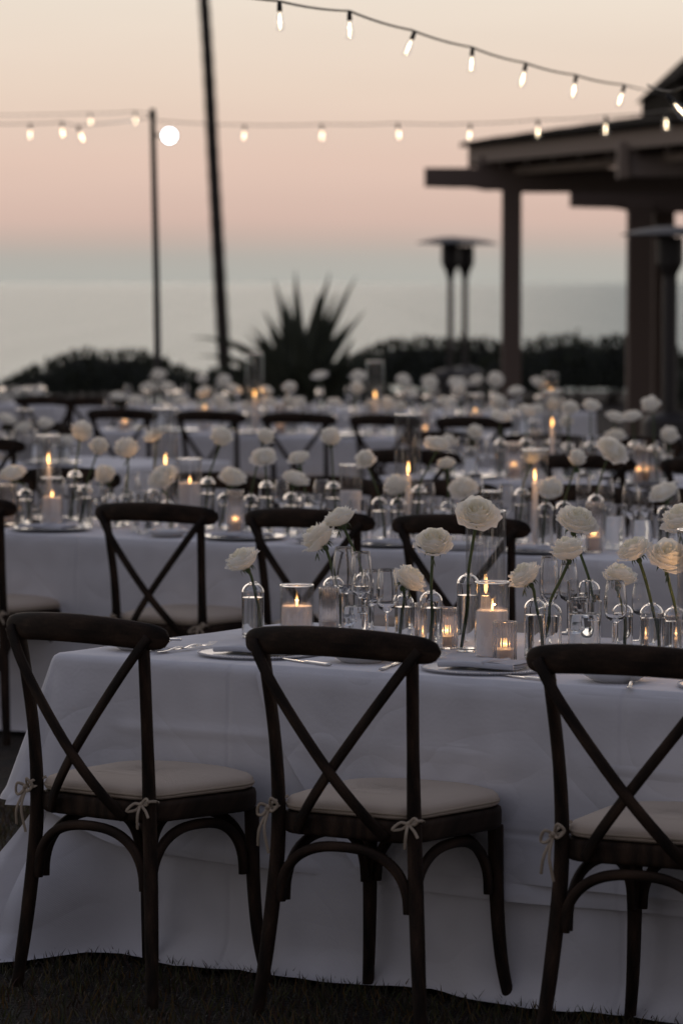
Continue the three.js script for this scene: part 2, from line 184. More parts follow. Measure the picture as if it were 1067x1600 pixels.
// noise that repeats over the unit square
function tn(x, y, f, z = 0) { const a = noise.noise(x * f, y * f, z), b = noise.noise((x - 1) * f, y * f, z), c = noise.noise(x * f, (y - 1) * f, z), d = noise.noise((x - 1) * f, (y - 1) * f, z); return a * (1 - x) * (1 - y) + b * x * (1 - y) + c * (1 - x) * y + d * x * y; }
const woodMap = tex(256, 512, (x, y) => { const g = 0.5 + 0.5 * Math.sin((x * 9 + tn(x, y, 3, 2) * 1.2) * 6.283), f = tn(x, y, 90, 5) * 0.25 + tn(x, y * 0.15, 120, 9) * 0.35; const k = 0.6 + 0.24 * g + f * 0.5 + tn(x, y, 5, 3) * 0.45; return [k, k * 0.985, k * 0.96]; }, true);
woodMap.repeat.set(3, 2.2);
const woodBump = tex(256, 512, (x, y) => 0.5 + tn(x, y * 0.12, 110, 4) * 0.5 + tn(x, y, 14, 8) * 0.15); woodBump.repeat.set(3, 2.2);
const weave = tex(512, 512, (x, y) => 0.5 + 0.2 * Math.sin(x * 6.283 * 64) * Math.sin(y * 6.283 * 64) + tn(x, y, 40, 1) * 0.2 + tn(x, y, 9, 2) * 0.25);
const clothBump = weave.clone(); clothBump.repeat.set(5, 5);
// tablecloth relief: thread, soft wrinkles and pressed creases
const linen = tex(1024, 1024, (x, y) => { const wr = 1 - Math.min(1, Math.abs(tn(x, y, 3, 11) + 0.35 * tn(x, y, 8, 12)) * 3.2), b = 1 - Math.min(1, Math.abs(tn(x, y, 5, 21)) * 5); const k = (d, wd) => Math.exp(-Math.pow(d / wd, 2)); return 0.3 + 0.2 * wr * wr + 0.1 * b * b * b + 0.12 * tn(x, y, 2, 31) + 0.16 * k(x - 0.5, 0.008) + 0.12 * k(y - 0.31, 0.008) + 0.02 * Math.sin(x * 6.283 * 230) * Math.sin(y * 6.283 * 230) + 0.02 * tn(x, y, 120, 41); });
linen.repeat.set(0.9, 0.9);
const clothTone = tex(256, 256, (x, y) => { const k = 0.95 + 0.06 * tn(x, y, 4, 3) + 0.05 * tn(x, y, 19, 6); return [k, k, k]; }, true); clothTone.repeat.set(0.7, 0.7);
const M = {
  wood: new THREE.MeshPhysicalMaterial({ color: new THREE.Color(0.056, 0.034, 0.0225), map: woodMap, bumpMap: woodBump, bumpScale: 0.0006, roughness: 0.7, specularIntensity: 0.4 }),
  cushion: new THREE.MeshStandardMaterial({ color: new THREE.Color(0.55, 0.46, 0.37), bumpMap: clothBump, bumpScale: 0.0016, roughness: 0.95 }),
  tie: new THREE.MeshStandardMaterial({ color: new THREE.Color(0.4, 0.33, 0.25), roughness: 0.95 }),
  cloth: new THREE.MeshStandardMaterial({ color: new THREE.Color(0.8, 0.8, 0.83), map: clothTone, bumpMap: linen, bumpScale: 0.016, roughness: 0.92, side: THREE.DoubleSide }),
  napkin: new THREE.MeshStandardMaterial({ color: new THREE.Color(0.62, 0.63, 0.67), bumpMap: clothBump, bumpScale: 0.001, roughness: 0.95, side: THREE.DoubleSide }),
  glass: new THREE.MeshPhysicalMaterial({ color: 0xffffff, roughness: 0, transmission: 1, thickness: 0.003, ior: 1.5, attenuationColor: new THREE.Color(0.92, 0.97, 0.96), attenuationDistance: 0.2 }),
  cylinder: new THREE.MeshPhysicalMaterial({ color: 0xffffff, roughness: 0, transmission: 1, thickness: 0, ior: 2.1, side: THREE.DoubleSide }),
  pane: new THREE.MeshPhysicalMaterial({ color: 0xffffff, roughness: 0, transmission: 1, thickness: 0, ior: 1.6, side: THREE.DoubleSide }),
  water: new THREE.MeshPhysicalMaterial({ color: 0xffffff, roughness: 0, transmission: 1, thickness: 0.05, ior: 1.33, attenuationColor: new THREE.Color(0.86, 0.95, 0.97), attenuationDistance: 0.3 }),
  ice: new THREE.MeshPhysicalMaterial({ color: new THREE.Color(1, 1, 1), roughness: 0.12, transmission: 1, thickness: 0.02, ior: 1.22 }),
  frosted: new THREE.MeshPhysicalMaterial({ color: new THREE.Color(0.97, 0.93, 0.91), roughness: 0.1, transmission: 1, thickness: 0.004, ior: 1.48 }),
  wax: new THREE.MeshPhysicalMaterial({ color: new THREE.Color(0.86, 0.84, 0.83), roughness: 0.7, transmission: 0.2, thickness: 0 }),
  wick: new THREE.MeshStandardMaterial({ color: new THREE.Color(0.02, 0.018, 0.015), roughness: 1 }),
  flame: new THREE.MeshStandardMaterial({ color: 0x000000, emissive: new THREE.Color(1, 0.5, 0.16), emissiveIntensity: 7 }),
  petal: new THREE.MeshPhysicalMaterial({ color: new THREE.Color(0.97, 0.95, 0.89), roughness: 0.97, transmission: 0.64, thickness: 0, specularIntensity: 0.3, side: THREE.DoubleSide }),
  petalIn: new THREE.MeshPhysicalMaterial({ color: new THREE.Color(0.96, 0.925, 0.8), roughness: 0.97, transmission: 0.5, thickness: 0, specularIntensity: 0.3, side: THREE.DoubleSide }),
  stem: new THREE.MeshStandardMaterial({ color: new THREE.Color(0.055, 0.085, 0.03), roughness: 0.7 }),
  leaf: new THREE.MeshPhysicalMaterial({ color: new THREE.Color(0.05, 0.085, 0.03), roughness: 0.9, transmission: 0.3, thickness: 0, side: THREE.DoubleSide }),
  china: new THREE.MeshPhysicalMaterial({ color: new THREE.Color(0.7, 0.7, 0.7), roughness: 0.18, clearcoat: 0.6, clearcoatRoughness: 0.1 }),
  charger: new THREE.MeshPhysicalMaterial({ color: new THREE.Color(0.78, 0.78, 0.79), roughness: 0.35, transmission: 0.35, thickness: 0 }),
  steel: new THREE.MeshStandardMaterial({ color: new THREE.Color(0.75, 0.74, 0.72), metalness: 1, roughness: 0.2 }),
  butter: new THREE.MeshStandardMaterial({ color: new THREE.Color(0.75, 0.62, 0.36), roughness: 0.6 }),
  black: new THREE.MeshStandardMaterial({ color: new THREE.Color(0.015, 0.014, 0.013), roughness: 0.6 }),
  heater: new THREE.MeshStandardMaterial({ color: new THREE.Color(0.03, 0.026, 0.024), roughness: 0.5 }),
  cap: new THREE.MeshStandardMaterial({ color: new THREE.Color(0.1, 0.1, 0.1), metalness: 0.3, roughness: 0.6 }),
  timber: new THREE.MeshStandardMaterial({ color: new THREE.Color(0.19, 0.145, 0.12), roughness: 0.85 }),
  fascia: new THREE.MeshStandardMaterial({ color: new THREE.Color(0.16, 0.125, 0.1), map: woodMap, roughness: 0.85 }),
  roof: new THREE.MeshStandardMaterial({ color: new THREE.Color(0.03, 0.025, 0.022), roughness: 0.95 }),
  bark: new THREE.MeshStandardMaterial({ color: new THREE.Color(0.06, 0.05, 0.042), bumpMap: woodBump, bumpScale: 0.02, roughness: 0.95 }),
  bulb: new THREE.MeshStandardMaterial({ color: 0x000000, emissive: new THREE.Color(1, 0.8, 0.54), emissiveIntensity: 6 }),
  flood: new THREE.MeshStandardMaterial({ color: 0x000000, emissive: new THREE.Color(0.86, 0.92, 1), emissiveIntensity: 12 }),
};

// ------------------------------------------------------------------ the setting
const soil = tex(512, 512, (x, y) => { const a = tn(x, y, 7, 1), b = tn(x, y, 28, 2), c = tn(x, y, 110, 3); const k = 0.75 + a * 0.45 + b * 0.5 + c * 0.6; return [0.17 * k + 0.02 * a, 0.125 * k, 0.075 * k - 0.02 * a]; }, true);
soil.repeat.set(0.45, 0.45);
const soilBump = tex(512, 512, (x, y) => 0.5 + tn(x, y, 90, 3) * 0.5 + tn(x, y, 30, 5) * 0.3); soilBump.repeat.set(0.9, 0.9);
const lawnMat = new THREE.MeshStandardMaterial({ color: 0xffffff, map: soil, bumpMap: soilBump, bumpScale: 0.02, roughness: 1 });
{
  const g = grid(90, 150, (a, b) => {
    const x = -70 + 140 * a, z = 70 - 150 * b; let y = 0.02 * noise.noise(x * 0.7, 0, z * 0.7) - 0.01;
    if (z < -60) y -= Math.pow((-60 - z) / 20, 1.5) * 26;
    return [x, y, z, x, -z];
  });
  single('lawn', g, lawnMat, 'dark dusk lawn under the tables, ending at the bluff', null, V3_(0, 0, 0), 0, null, 'structure');
}
const seaBump = tex(1024, 1024, (x, y) => 0.5 + tn(x, y, 11, 1) * 0.5 + tn(x, y, 37, 2) * 0.4 + tn(x, y, 90, 4) * 0.25); seaBump.repeat.set(1 / 60, 1 / 60);
const seaMat = new THREE.MeshPhysicalMaterial({ color: new THREE.Color(0.31, 0.45, 0.41), roughness: 0.3, specularIntensity: 0.38, specularColor: new THREE.Color(0.72, 0.96, 1), ior: 1.33, bumpMap: seaBump, bumpScale: 2.2 });
{
  const g = grid(40, 60, (a, b) => { const z = -70 - Math.pow(b, 3) * 60000, w = 200 + (-z) * 0.9; const x = (a - 0.5) * 2 * w; return [x, -24, z, x, -z]; });
  single('sea', g, seaMat, 'calm grey green sea beyond the bluff up to the horizon', null, V3_(0, 0, 0), 0, null, 'structure');
}
// grass close to the camera
{
  const blade = new THREE.BufferGeometry(), h = 0.045, w = 0.0022;
  blade.setAttribute('position', new THREE.Float32BufferAttribute([-w, 0, 0, w, 0, 0, -w * 0.7, h * 0.6, 0.006, w * 0.7, h * 0.6, 0.006, 0, h, 0.018], 3)); blade.setIndex([0, 1, 3, 0, 3, 2, 2, 3, 4]); blade.computeVertexNormals();
  blade.setAttribute('uv', new THREE.Float32BufferAttribute(new Float32Array(10), 2));
  const gm = new THREE.MeshPhysicalMaterial({ color: new THREE.Color(1, 1, 1), roughness: 0.9, transmission: 0.25, thickness: 0, side: THREE.DoubleSide });
  const N = 70000, im = new THREE.InstancedMesh(blade, gm, N), o = new THREE.Object3D(), c = new THREE.Color(); let n = 0;
  while (n < N) {
    const x = rr(-2.6, 2.2), z = -rr(7.4, 12.5);
    const d = V3_(x - ROWS[1][0], 0, z - ROWS[1][1]), u = d.dot(EU), v = d.dot(EV);
    if (u > 0.1 && v > 0.1 && v < TW - 0.1) continue;
    const k = 0.5 + 0.5 * noise.noise(x * 4, 1, z * 4) + 0.4 * noise.noise(x * 17, 3, z * 17);
    if (rnd() > 0.45 + 0.6 * k) continue;
    o.position.set(x, -0.012, z); o.rotation.set(rr(-0.7, 0.7), rr(0, 6.28), rr(-0.5, 0.5)); o.scale.set(1, rr(0.4, 1.05), 1); o.updateMatrix(); im.setMatrixAt(n, o.matrix);
    const dry = rnd() < 0.3; c.setRGB(dry ? 0.1 * rr(0.5, 1.3) : 0.042 * rr(0.6, 1.3), dry ? 0.064 : 0.032 * rr(0.6, 1.3), 0.012); im.setColorAt(n, c); n++;
  }
  im.name = 'grass'; im.castShadow = im.receiveShadow = true; scene.add(im);
  tag(im, 'short dry grass around the legs of the nearest chairs', 'grass', null, 'stuff');
}

// ------------------------------------------------------------------ shrubs, agave, palm
const leafMat = new THREE.MeshPhysicalMaterial({ color: 0xffffff, roughness: 0.9, transmission: 0.25, thickness: 0, side: THREE.DoubleSide });
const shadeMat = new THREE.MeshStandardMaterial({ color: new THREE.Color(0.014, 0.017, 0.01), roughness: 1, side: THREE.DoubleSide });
const leafGeo = grid(2, 4, (a, b) => { const w = 0.5 * Math.sin(Math.PI * Math.min(1, b * 0.92 + 0.06)), s = (a - 0.5) * 2; return [s * w * 0.42, b, -0.12 * Math.abs(s) * w + 0.15 * b * b]; });
function shrub(label, category, cx, cz, w, h, d, n, size, tint, pw = 0.4) {
  const t = thing('shrub', label, category, V3_(cx, 0, cz), 0, null);
  const stems = []; for (let i = 0; i < 9; i++) { const a = rr(-1, 1); stems.push(sweep([[a * w * 0.3, -0.05, 0], [a * w * 0.4, h * 0.3, rr(-0.2, 0.2)], [a * w * 0.6, h * 0.55, rr(-0.3, 0.3)]], f => 0.03 * (1 - f * 0.7), f => 0.03 * (1 - f * 0.7), { seg: 6, rad: 6 })); }
  part(t, 'stem', mg(stems), M.bark);
  const prof = (a, b) => h * Math.pow(Math.max(0, 1 - a * a * 0.97), pw) * (0.84 + 0.16 * noise.noise(a * w * 1.1 + cx, 2, cz) + 0.09 * noise.noise(a * w * 3.3, 5, b * 2)) * Math.sqrt(Math.max(0, 1 - b * b * 0.9));
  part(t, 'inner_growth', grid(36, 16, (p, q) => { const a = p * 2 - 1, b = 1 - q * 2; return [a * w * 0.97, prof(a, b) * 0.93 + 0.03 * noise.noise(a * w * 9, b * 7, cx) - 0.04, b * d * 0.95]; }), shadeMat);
  const im = new THREE.InstancedMesh(leafGeo, leafMat, n), o = new THREE.Object3D(), c = new THREE.Color(); let k = 0;
  while (k < n) {
    const a = rr(-1, 1), b = rr(-1, 1), y = rnd(); const top = prof(a, b);
    if (top < 0.05) continue;
    o.position.set(a * w, top * (1 - y * y * 0.6), b * d); o.rotation.set(rr(-1, 1.2), rr(0, 6.28), rr(-0.8, 0.8)); o.scale.setScalar(size * rr(0.6, 1.35)); o.updateMatrix(); im.setMatrixAt(k, o.matrix);
    const s = rr(0.5, 1.4) * (0.7 + 0.5 * noise.noise(a * 5, b * 5, cx)); c.setRGB(tint[0] * s, tint[1] * s, tint[2] * s); im.setColorAt(k, c); k++;
  }
  im.name = 'foliage'; im.userData.kind = 'stuff'; im.castShadow = im.receiveShadow = true; t.add(im);
  return t;
}
const G1 = [0.036, 0.045, 0.02];
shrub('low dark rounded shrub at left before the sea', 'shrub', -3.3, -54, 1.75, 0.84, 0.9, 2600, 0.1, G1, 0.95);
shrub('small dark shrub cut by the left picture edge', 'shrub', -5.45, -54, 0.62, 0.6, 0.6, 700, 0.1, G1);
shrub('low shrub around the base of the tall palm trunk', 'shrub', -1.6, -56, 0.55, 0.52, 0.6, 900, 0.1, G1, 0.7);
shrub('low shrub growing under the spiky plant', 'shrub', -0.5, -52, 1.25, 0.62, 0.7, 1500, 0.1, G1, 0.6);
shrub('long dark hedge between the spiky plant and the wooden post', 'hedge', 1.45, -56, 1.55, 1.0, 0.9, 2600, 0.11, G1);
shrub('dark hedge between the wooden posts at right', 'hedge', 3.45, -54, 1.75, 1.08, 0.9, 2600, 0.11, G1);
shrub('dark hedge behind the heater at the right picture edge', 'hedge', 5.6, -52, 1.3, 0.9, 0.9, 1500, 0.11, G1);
{
  const t = thing('spiky_plant', 'big spiky agave like plant standing dark before the sea', 'plant', V3_(-0.53, 0, -50));
  const am = new THREE.MeshStandardMaterial({ color: new THREE.Color(0.06, 0.07, 0.045), roughness: 0.75 });
  const blade = (L, w, az, lean, droop, face, root = 0) => {
    const dir = V3_(Math.cos(az), 0, Math.sin(az)), pts = [], n = 12;
    for (let i = 0; i <= n; i++) { const s = i / n, a = lean + droop * s * s; const r = L * s; pts.push(dir.clone().multiplyScalar(Math.sin(a) * r + 0.06).add(V3_(root, Math.cos(a) * r + 0.05, 0))); }
    const side = face ? V3_(0.93 * Math.cos(lean), -0.93 * Math.sin(lean) * Math.sign(dir.x), 0.36).normalize() : V3_(-dir.z, 0, dir.x).applyAxisAngle(dir, 0.4);
    return grid(4, n, (a, s) => { const p = pts[Math.round(s * n)], k = (a - 0.5) * 2, ww = w * (s < 0.35 ? 0.6 + 0.4 * s / 0.35 : Math.pow(1 - (s - 0.35) / 0.65, 1.0)) + 0.002; return [p.x + side.x * k * ww - dir.x * Math.abs(k) * ww * 0.5, p.y + side.y * k * ww + Math.abs(k) * ww * 0.35, p.z + side.z * k * ww - dir.z * Math.abs(k) * ww * 0.5]; });
  };
  // leaves that stand out against the sea: [length, half width, azimuth, lean, droop]
  const big = [[1.72, 0.1, 3.0, 0.15, 0.02], [1.8, 0.12, 2.4, 0.02, 0], [1.82, 0.12, 0.5, 0.19, 0.02], [1.85, 0.1, 0.1, 0.33, 0.04], [1.5, 0.09, -0.2, 0.5, 0.06], [1.2, 0.08, 0.15, 0.68, 0.14], [1.65, 0.11, 3.2, 0.62, 0.36], [1.45, 0.1, 3.1, 0.78, 0.3], [1.35, 0.1, 0.05, 0.8, 0.2], [1.2, 0.09, 3.0, 0.5, 0.1], [1.55, 0.09, 0.9, 0.2, 0.03], [1.5, 0.12, 0.2, 0.1, 0.02], [1.5, 0.12, 2.8, 0.1, 0], [1.6, 0.11, 0.2, 0.24, 0.03], [1.35, 0.12, 2.9, 0.28, 0.05], [1.3, 0.11, 0.2, 0.42, 0.06], [1.25, 0.1, 2.9, 0.42, 0.1]];
  for (const b of big) part(t, 'leaf', blade(...b, true), am);
  for (let i = 0; i < 95; i++) { const q = rnd(); part(t, 'leaf', blade(rr(0.75, 1.3) - 0.35 * q, rr(0.075, 0.12), (i % 2 ? 0 : 3.14) + rr(-1.1, 1.1), 0.03 + 0.8 * q, rr(0, 0.25), i % 3, rr(-0.3, 0.3)), am); }
}
{
  const [b0, b1, b2] = PALM, t = thing('palm_tree', 'tall thin palm trunk leaning left against the sky', 'palm tree', V3_(b0[0], 0, b0[2]));
  const rel = p => V3_(p[0] - b0[0], p[1], p[2] - b0[2]);
  const P = [V3_(0.02, -0.1, 0), rel(b0), rel(b1), rel(b2), rel(b2).add(V3_(-0.25, 2.6, 0)), rel(b2).add(V3_(-0.45, 4.4, 0))];
  part(t, 'trunk', sweep(P, f => 0.135 - 0.06 * f + 0.004 * Math.sin(f * 260), f => 0.135 - 0.06 * f + 0.004 * Math.sin(f * 260), { seg: 160, rad: 12, up: V3_(0, 0, 1) }), M.bark);
  const top = P[5];
  const frond = (az, lean) => { const L = [], pts = []; for (let i = 0; i <= 10; i++) { const s = i / 10, a = lean + 1.3 * s; pts.push(V3_(Math.cos(az) * 2 * s * Math.sin(a), 2 * s * Math.cos(a), Math.sin(az) * 2 * s * Math.sin(a)).add(top)); }
    L.push(sweep(pts, 0.015, 0.015, { seg: 10, rad: 5 })); for (let i = 2; i <= 10; i++) for (const s of [-1, 1]) { const p = pts[i], d = V3_(-Math.sin(az) * s, -0.5, Math.cos(az) * s).multiplyScalar(0.5 * Math.sin(i / 10.5 * 3)); L.push(sweep([p, p.clone().addScaledVector(d, 0.5), p.clone().add(d).add(V3_(0, -0.1, 0))], f => 0.02 * (1 - f), 0.003, { seg: 4, rad: 4 })); } return mg(L); };
  for (let i = 0; i < 18; i++) part(t, 'frond', frond(i * 2.4, 0.2 + (i % 6) * 0.28), M.leaf);
}

// ------------------------------------------------------------------ pavilion and heaters
{
  const t = thing('pavilion', 'dark timber pavilion with beams and a tiled roof at right', 'pavilion', V3_(1.76, 0, -40));
  const bx = (n, m, w, h, d, x, y, z, r = 0) => { const g = box(w, h, d, 0, 0, 0, 0.012); if (r) g.rotateY(r); g.translate(x - 1.76, y, z + 40); return part(t, n, g, m); };
  // posts
  bx('post', M.timber, 0.2, 2.72, 0.2, 1.765, 1.3, -40); bx('post', M.timber, 0.27, 2.6, 0.27, 3.25, 1.25, -42); bx('post', M.timber, 0.23, 2.6, 0.23, 3.53, 1.25, -42.25); bx('post', M.timber, 0.2, 2.7, 0.2, 4.9, 1.3, -40);
  // beams with stepped tails
  const beam = (x0, x1, y0, y1, dpt, z) => { const s = new THREE.Shape(); s.moveTo(x0, y1); s.lineTo(x1, y1); s.lineTo(x1, y0); s.lineTo(x0 + 0.9, y0); s.quadraticCurveTo(x0 + 0.8, y0 + 0.03, x0 + 0.62, y0 + 0.02); s.quadraticCurveTo(x0 + 0.5, y0 + 0.055, x0 + 0.32, y0 + 0.05); s.lineTo(x0, y0 + 0.06); s.closePath();
    const g = new THREE.ExtrudeGeometry(s, { depth: dpt, bevelEnabled: true, bevelSize: 0.008, bevelThickness: 0.008, bevelSegments: 1 }); g.translate(-1.76, 0, z + 40 - dpt / 2); return part(t, 'beam', g, M.timber); };
  beam(0.87, 6.4, 2.63, 2.87, 0.16, -40); beam(2.5, 6.4, 2.46, 2.74, 0.2, -42.05);
  // roof: eave line from A to B towards the camera, slope rising away from it
  const A = V3_(1.33, 3.16, -40.4), B = V3_(4.02, 3.16, -31.2), e = B.clone().sub(A).normalize(), out = V3_(e.z, 0, -e.x); if (out.x > 0) out.negate(); const inn = out.clone().negate();
  const slab = (a0, a1, w0, w1, y0, y1, thick, n, m) => { const L = A.distanceTo(B); const c = [[a0, w0, y0], [a1, w0, y0], [a1, w1, y1], [a0, w1, y1]].map(([s, w, y]) => A.clone().addScaledVector(e, s * L).addScaledVector(inn, w).add(V3_(0, y, 0)).sub(V3_(1.76, 0, -40)));
    const pos = [], q = (a, b, cc, d) => pos.push(...a, ...b, ...cc, ...a, ...cc, ...d), T = c.map(p => p.toArray()), U = c.map(p => [p.x, p.y - thick, p.z]);
    q(T[0], T[1], T[2], T[3]); q(U[3], U[2], U[1], U[0]); for (let i = 0; i < 4; i++) q(T[i], U[i], U[(i + 1) % 4], T[(i + 1) % 4]);
    const g = new THREE.BufferGeometry(); g.setAttribute('position', new THREE.Float32BufferAttribute(pos, 3)); g.computeVertexNormals(); return part(t, n, g, m); };
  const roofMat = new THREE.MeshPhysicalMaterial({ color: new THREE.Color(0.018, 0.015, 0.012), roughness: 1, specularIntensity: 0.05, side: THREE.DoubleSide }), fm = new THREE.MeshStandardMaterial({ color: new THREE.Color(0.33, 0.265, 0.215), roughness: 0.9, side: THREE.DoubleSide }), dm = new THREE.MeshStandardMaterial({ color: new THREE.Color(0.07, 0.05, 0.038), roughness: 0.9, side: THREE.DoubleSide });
  // tile courses, each a little above the last
  for (let i = 0; i < 8; i++) slab(-0.012, 1, -0.06 + i * 0.34, 0.34 + i * 0.34, -0.005 + i * 0.05, 0.065 + i * 0.05, 0.05, 'roof_course', roofMat);
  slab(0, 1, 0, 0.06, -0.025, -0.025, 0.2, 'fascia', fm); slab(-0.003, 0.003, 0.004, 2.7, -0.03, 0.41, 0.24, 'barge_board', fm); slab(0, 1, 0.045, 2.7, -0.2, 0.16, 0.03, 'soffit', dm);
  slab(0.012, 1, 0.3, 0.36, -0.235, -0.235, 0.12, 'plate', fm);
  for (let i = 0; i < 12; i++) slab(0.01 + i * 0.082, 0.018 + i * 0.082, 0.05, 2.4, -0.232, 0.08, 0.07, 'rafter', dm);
  // bracket on the post
  bx('corbel', M.timber, 0.46, 0.12, 0.22, 1.66, 2.935, -40.0); 
  // boxed end of the cross beam nearer the camera
  bx('cross_beam', new THREE.MeshStandardMaterial({ color: new THREE.Color(0.28, 0.23, 0.2), roughness: 0.85 }), 1.9, 0.31, 0.25, 3.58, 2.83, -36);
  bx('beam_cap', fm, 0.1, 0.34, 0.3, 2.62, 2.83, -35.98);
  // upper roof: hip rising to the right
  const hip = (x0, y0, z0) => { const pos = []; const q = (...p) => { const [a, b, c, d] = p; pos.push(...a, ...b, ...c, ...a, ...c, ...d); }; const P = (x, y, z) => [x - 1.76, y, z + 40];
    const e0 = P(x0, y0, z0), e1 = P(x0 + 5, y0, z0), e2 = P(x0 + 5, y0, z0 - 5), e3 = P(x0, y0, z0 - 5), p = P(x0 + 2.5, y0 + 2.4, z0 - 2.5); for (const [a, b] of [[e0, e1], [e1, e2], [e2, e3], [e3, e0]]) pos.push(...a, ...b, ...p); q(e3, e2, e1, e0);
    const g = new THREE.BufferGeometry(); g.setAttribute('position', new THREE.Float32BufferAttribute(pos, 3)); g.computeVertexNormals(); part(t, 'upper_roof', g, roofMat); };
  hip(3.16, 3.62, -36.5); bx('upper_wall', roofMat, 4.6, 0.5, 4.6, 5.5, 3.39, -38.9);
}
const strutG = new THREE.CylinderGeometry(0.006, 0.006, 0.12, 6);
function heater(pos, label) {
  const t = thing('patio_heater', label, 'patio heater', V3_(pos[0], 0, pos[1]), 0, 'patio heaters by the pavilion');
  part(t, 'base', lathe([[0, 0], [0.22, 0], [0.23, 0.02], [0.23, 0.56], [0.2, 0.62], [0.06, 0.66], [0, 0.66]], 24), M.heater);
  part(t, 'pole', new THREE.CylinderGeometry(0.034, 0.034, 1.2, 16).translate(0, 1.2, 0), M.heater);
  part(t, 'burner', lathe([[0, 1.72], [0.04, 1.74], [0.06, 1.82], [0.1, 1.9], [0.108, 1.92], [0.108, 2.12], [0.1, 2.14], [0, 2.14]], 24), M.heater);
  part(t, 'grille', mg(Array.from({ length: 7 }, (_, i) => new THREE.TorusGeometry(0.111, 0.004, 6, 28).rotateX(Math.PI / 2).translate(0, 1.94 + i * 0.028, 0))), M.black);
  part(t, 'reflector', lathe([[0, 2.235], [0.1, 2.23], [0.28, 2.2], [0.4, 2.165], [0.405, 2.155], [0.39, 2.158], [0.27, 2.185], [0.1, 2.21], [0, 2.215]], 36), M.cap);
  for (let i = 0; i < 3; i++) part(t, 'strut', strutG, M.black).position.set(0.08 * Math.cos(i * 2.09), 2.17, 0.08 * Math.sin(i * 2.09));
  return t;
}
heater(HEAT[0], 'left of two dark mushroom patio heaters left of the post');
heater(HEAT[1], 'right of two dark mushroom patio heaters, nearest the wooden post');
{ const h = heater(HEAT[2], 'nearer patio heater at the right picture edge'); h.children.find(c => c.name === 'pole').scale.set(1.8, 1, 1.8); h.scale.y = 0.965; }

// ------------------------------------------------------------------ string lights
const envelope = lathe([[0.009, 0.0], [0.011, -0.004], [0.014, -0.014], [0.018, -0.032], [0.0205, -0.05], [0.0195, -0.063], [0.0145, -0.072], [0.006, -0.0765], [0, -0.077]], 20);
const filament = lathe([[0, -0.008], [0.0026, -0.012], [0.0038, -0.024], [0.0042, -0.04], [0.0036, -0.055], [0.003, -0.062], [0, -0.063]], 14);
const socketG = lathe([[0, 0.036], [0.007, 0.035], [0.0095, 0.028], [0.0105, 0.004], [0.0115, 0.0], [0.0, 0.0]], 14);
function strand(label, list, ends, lamp, sc = 1) {
  const pts = [ends[0], ...list.map(p => p.slice(0, 3)), ends[1]].map(p => V3_(...p)), o = pts[0];
  const t = thing('string_light', label, 'string lights', o, 0, 'string lights over the tables');
  const raw = []; for (let i = 0; i < pts.length - 1; i++) for (let k = 0; k < 8; k++) { const s = k / 8; raw.push(pts[i].clone().lerp(pts[i + 1], s).add(V3_(0, -0.007 * 4 * s * (1 - s), 0)).sub(o)); } raw.push(pts[pts.length - 1].clone().sub(o));
  part(t, 'cable', sweep(raw, 0.0042, 0.0042, { raw: true, rad: 6 }), M.black);
  for (const [x, y, z, tilt] of list) {
    const b = new THREE.Group(); b.name = 'bulb_drop'; b.position.set(x - o.x, y - o.y - 0.038 * sc, z - o.z); b.rotation.z = (tilt + rr(-5, 5)) * Math.PI / 180; b.rotation.x = rr(-0.12, 0.12); b.scale.setScalar(sc); t.add(b);
    part(b, 'socket', socketG, M.black); part(b, 'bulb_glass', envelope, M.pane); part(b, 'bulb_filament', filament, M.bulb);
    const l = new THREE.PointLight(new THREE.Color(1, 0.75, 0.45), lamp); l.position.y = -0.038; l.castShadow = true; l.shadow.radius = 0.4; b.add(l);
  }
  return t;
}
strand('nearest string of clear glowing bulbs slanting from top left to the pavilion', STR1, STR1E, 0.012, 0.9);
strand('string of glowing bulbs running level from the thin pole to the pavilion', STR2, STR2E, 0.03, 1.15);
strand('faint far string of bulbs just left of the thin pole, upper one', STR3, STR3E, 0.03, 1.0);
strand('string of bulbs left of the thin pole, lower one', STR4, STR4E, 0.03, 1.1);
strand('last bulb of a string crossing the dark roof corner at right', [[...LAST, 38]], [[LAST[0] - 0.06, LAST[1] + 0.05, LAST[2] - 0.5], [LAST[0] + 1.2, LAST[1] + 0.5, LAST[2] + 2]], 0.012, 1.1);
{
  const p = V3_(...POLETOP), h = p.y, t = thing('light_pole', 'thin dark pole at left that holds the string lights', 'pole', V3_(p.x + 0.03, 0, p.z));
  part(t, 'pole', sweep([[0.012, -0.1, 0], [0, h * 0.5, 0], [-0.03, h + 0.03, 0]], f => 0.03 - 0.008 * f, f => 0.03 - 0.008 * f, { seg: 20, rad: 10, up: V3_(0, 0, 1) }), M.black);
  part(t, 'eye_hook', new THREE.TorusGeometry(0.025, 0.005, 6, 16).translate(-0.03, h - 0.02, 0), M.black);
  part(t, 'base_plate', new THREE.CylinderGeometry(0.25, 0.26, 0.03, 24).translate(0, 0.012, 0), M.black);
}
{
  const p = V3_(...FLOOD), t = thing('floodlight', 'bright white floodlight fixed beside the thin pole', 'floodlight', p);
  part(t, 'housing', new THREE.CylinderGeometry(0.062, 0.05, 0.06, 24).rotateX(Math.PI / 2).translate(0, 0, -0.034), M.black);
  part(t, 'lamp_lens', lathe([[0, 0.012], [0.03, 0.01], [0.05, 0.004], [0.052, 0]], 32).rotateX(Math.PI / 2), M.flood);
  part(t, 'bracket', sweep([[0, 0, -0.05], [-0.06, 0.0, -0.12], [-0.115, 0.02, -0.36]], 0.009, 0.009, { seg: 8, rad: 6 }), M.black);
  const l = new THREE.SpotLight(new THREE.Color(0.86, 0.92, 1), 0.8, 60, 0.9, 0.6); l.position.set(0, 0, 0.03); l.target.position.set(0, -0.8, 6); l.castShadow = true; t.add(l, l.target);
}

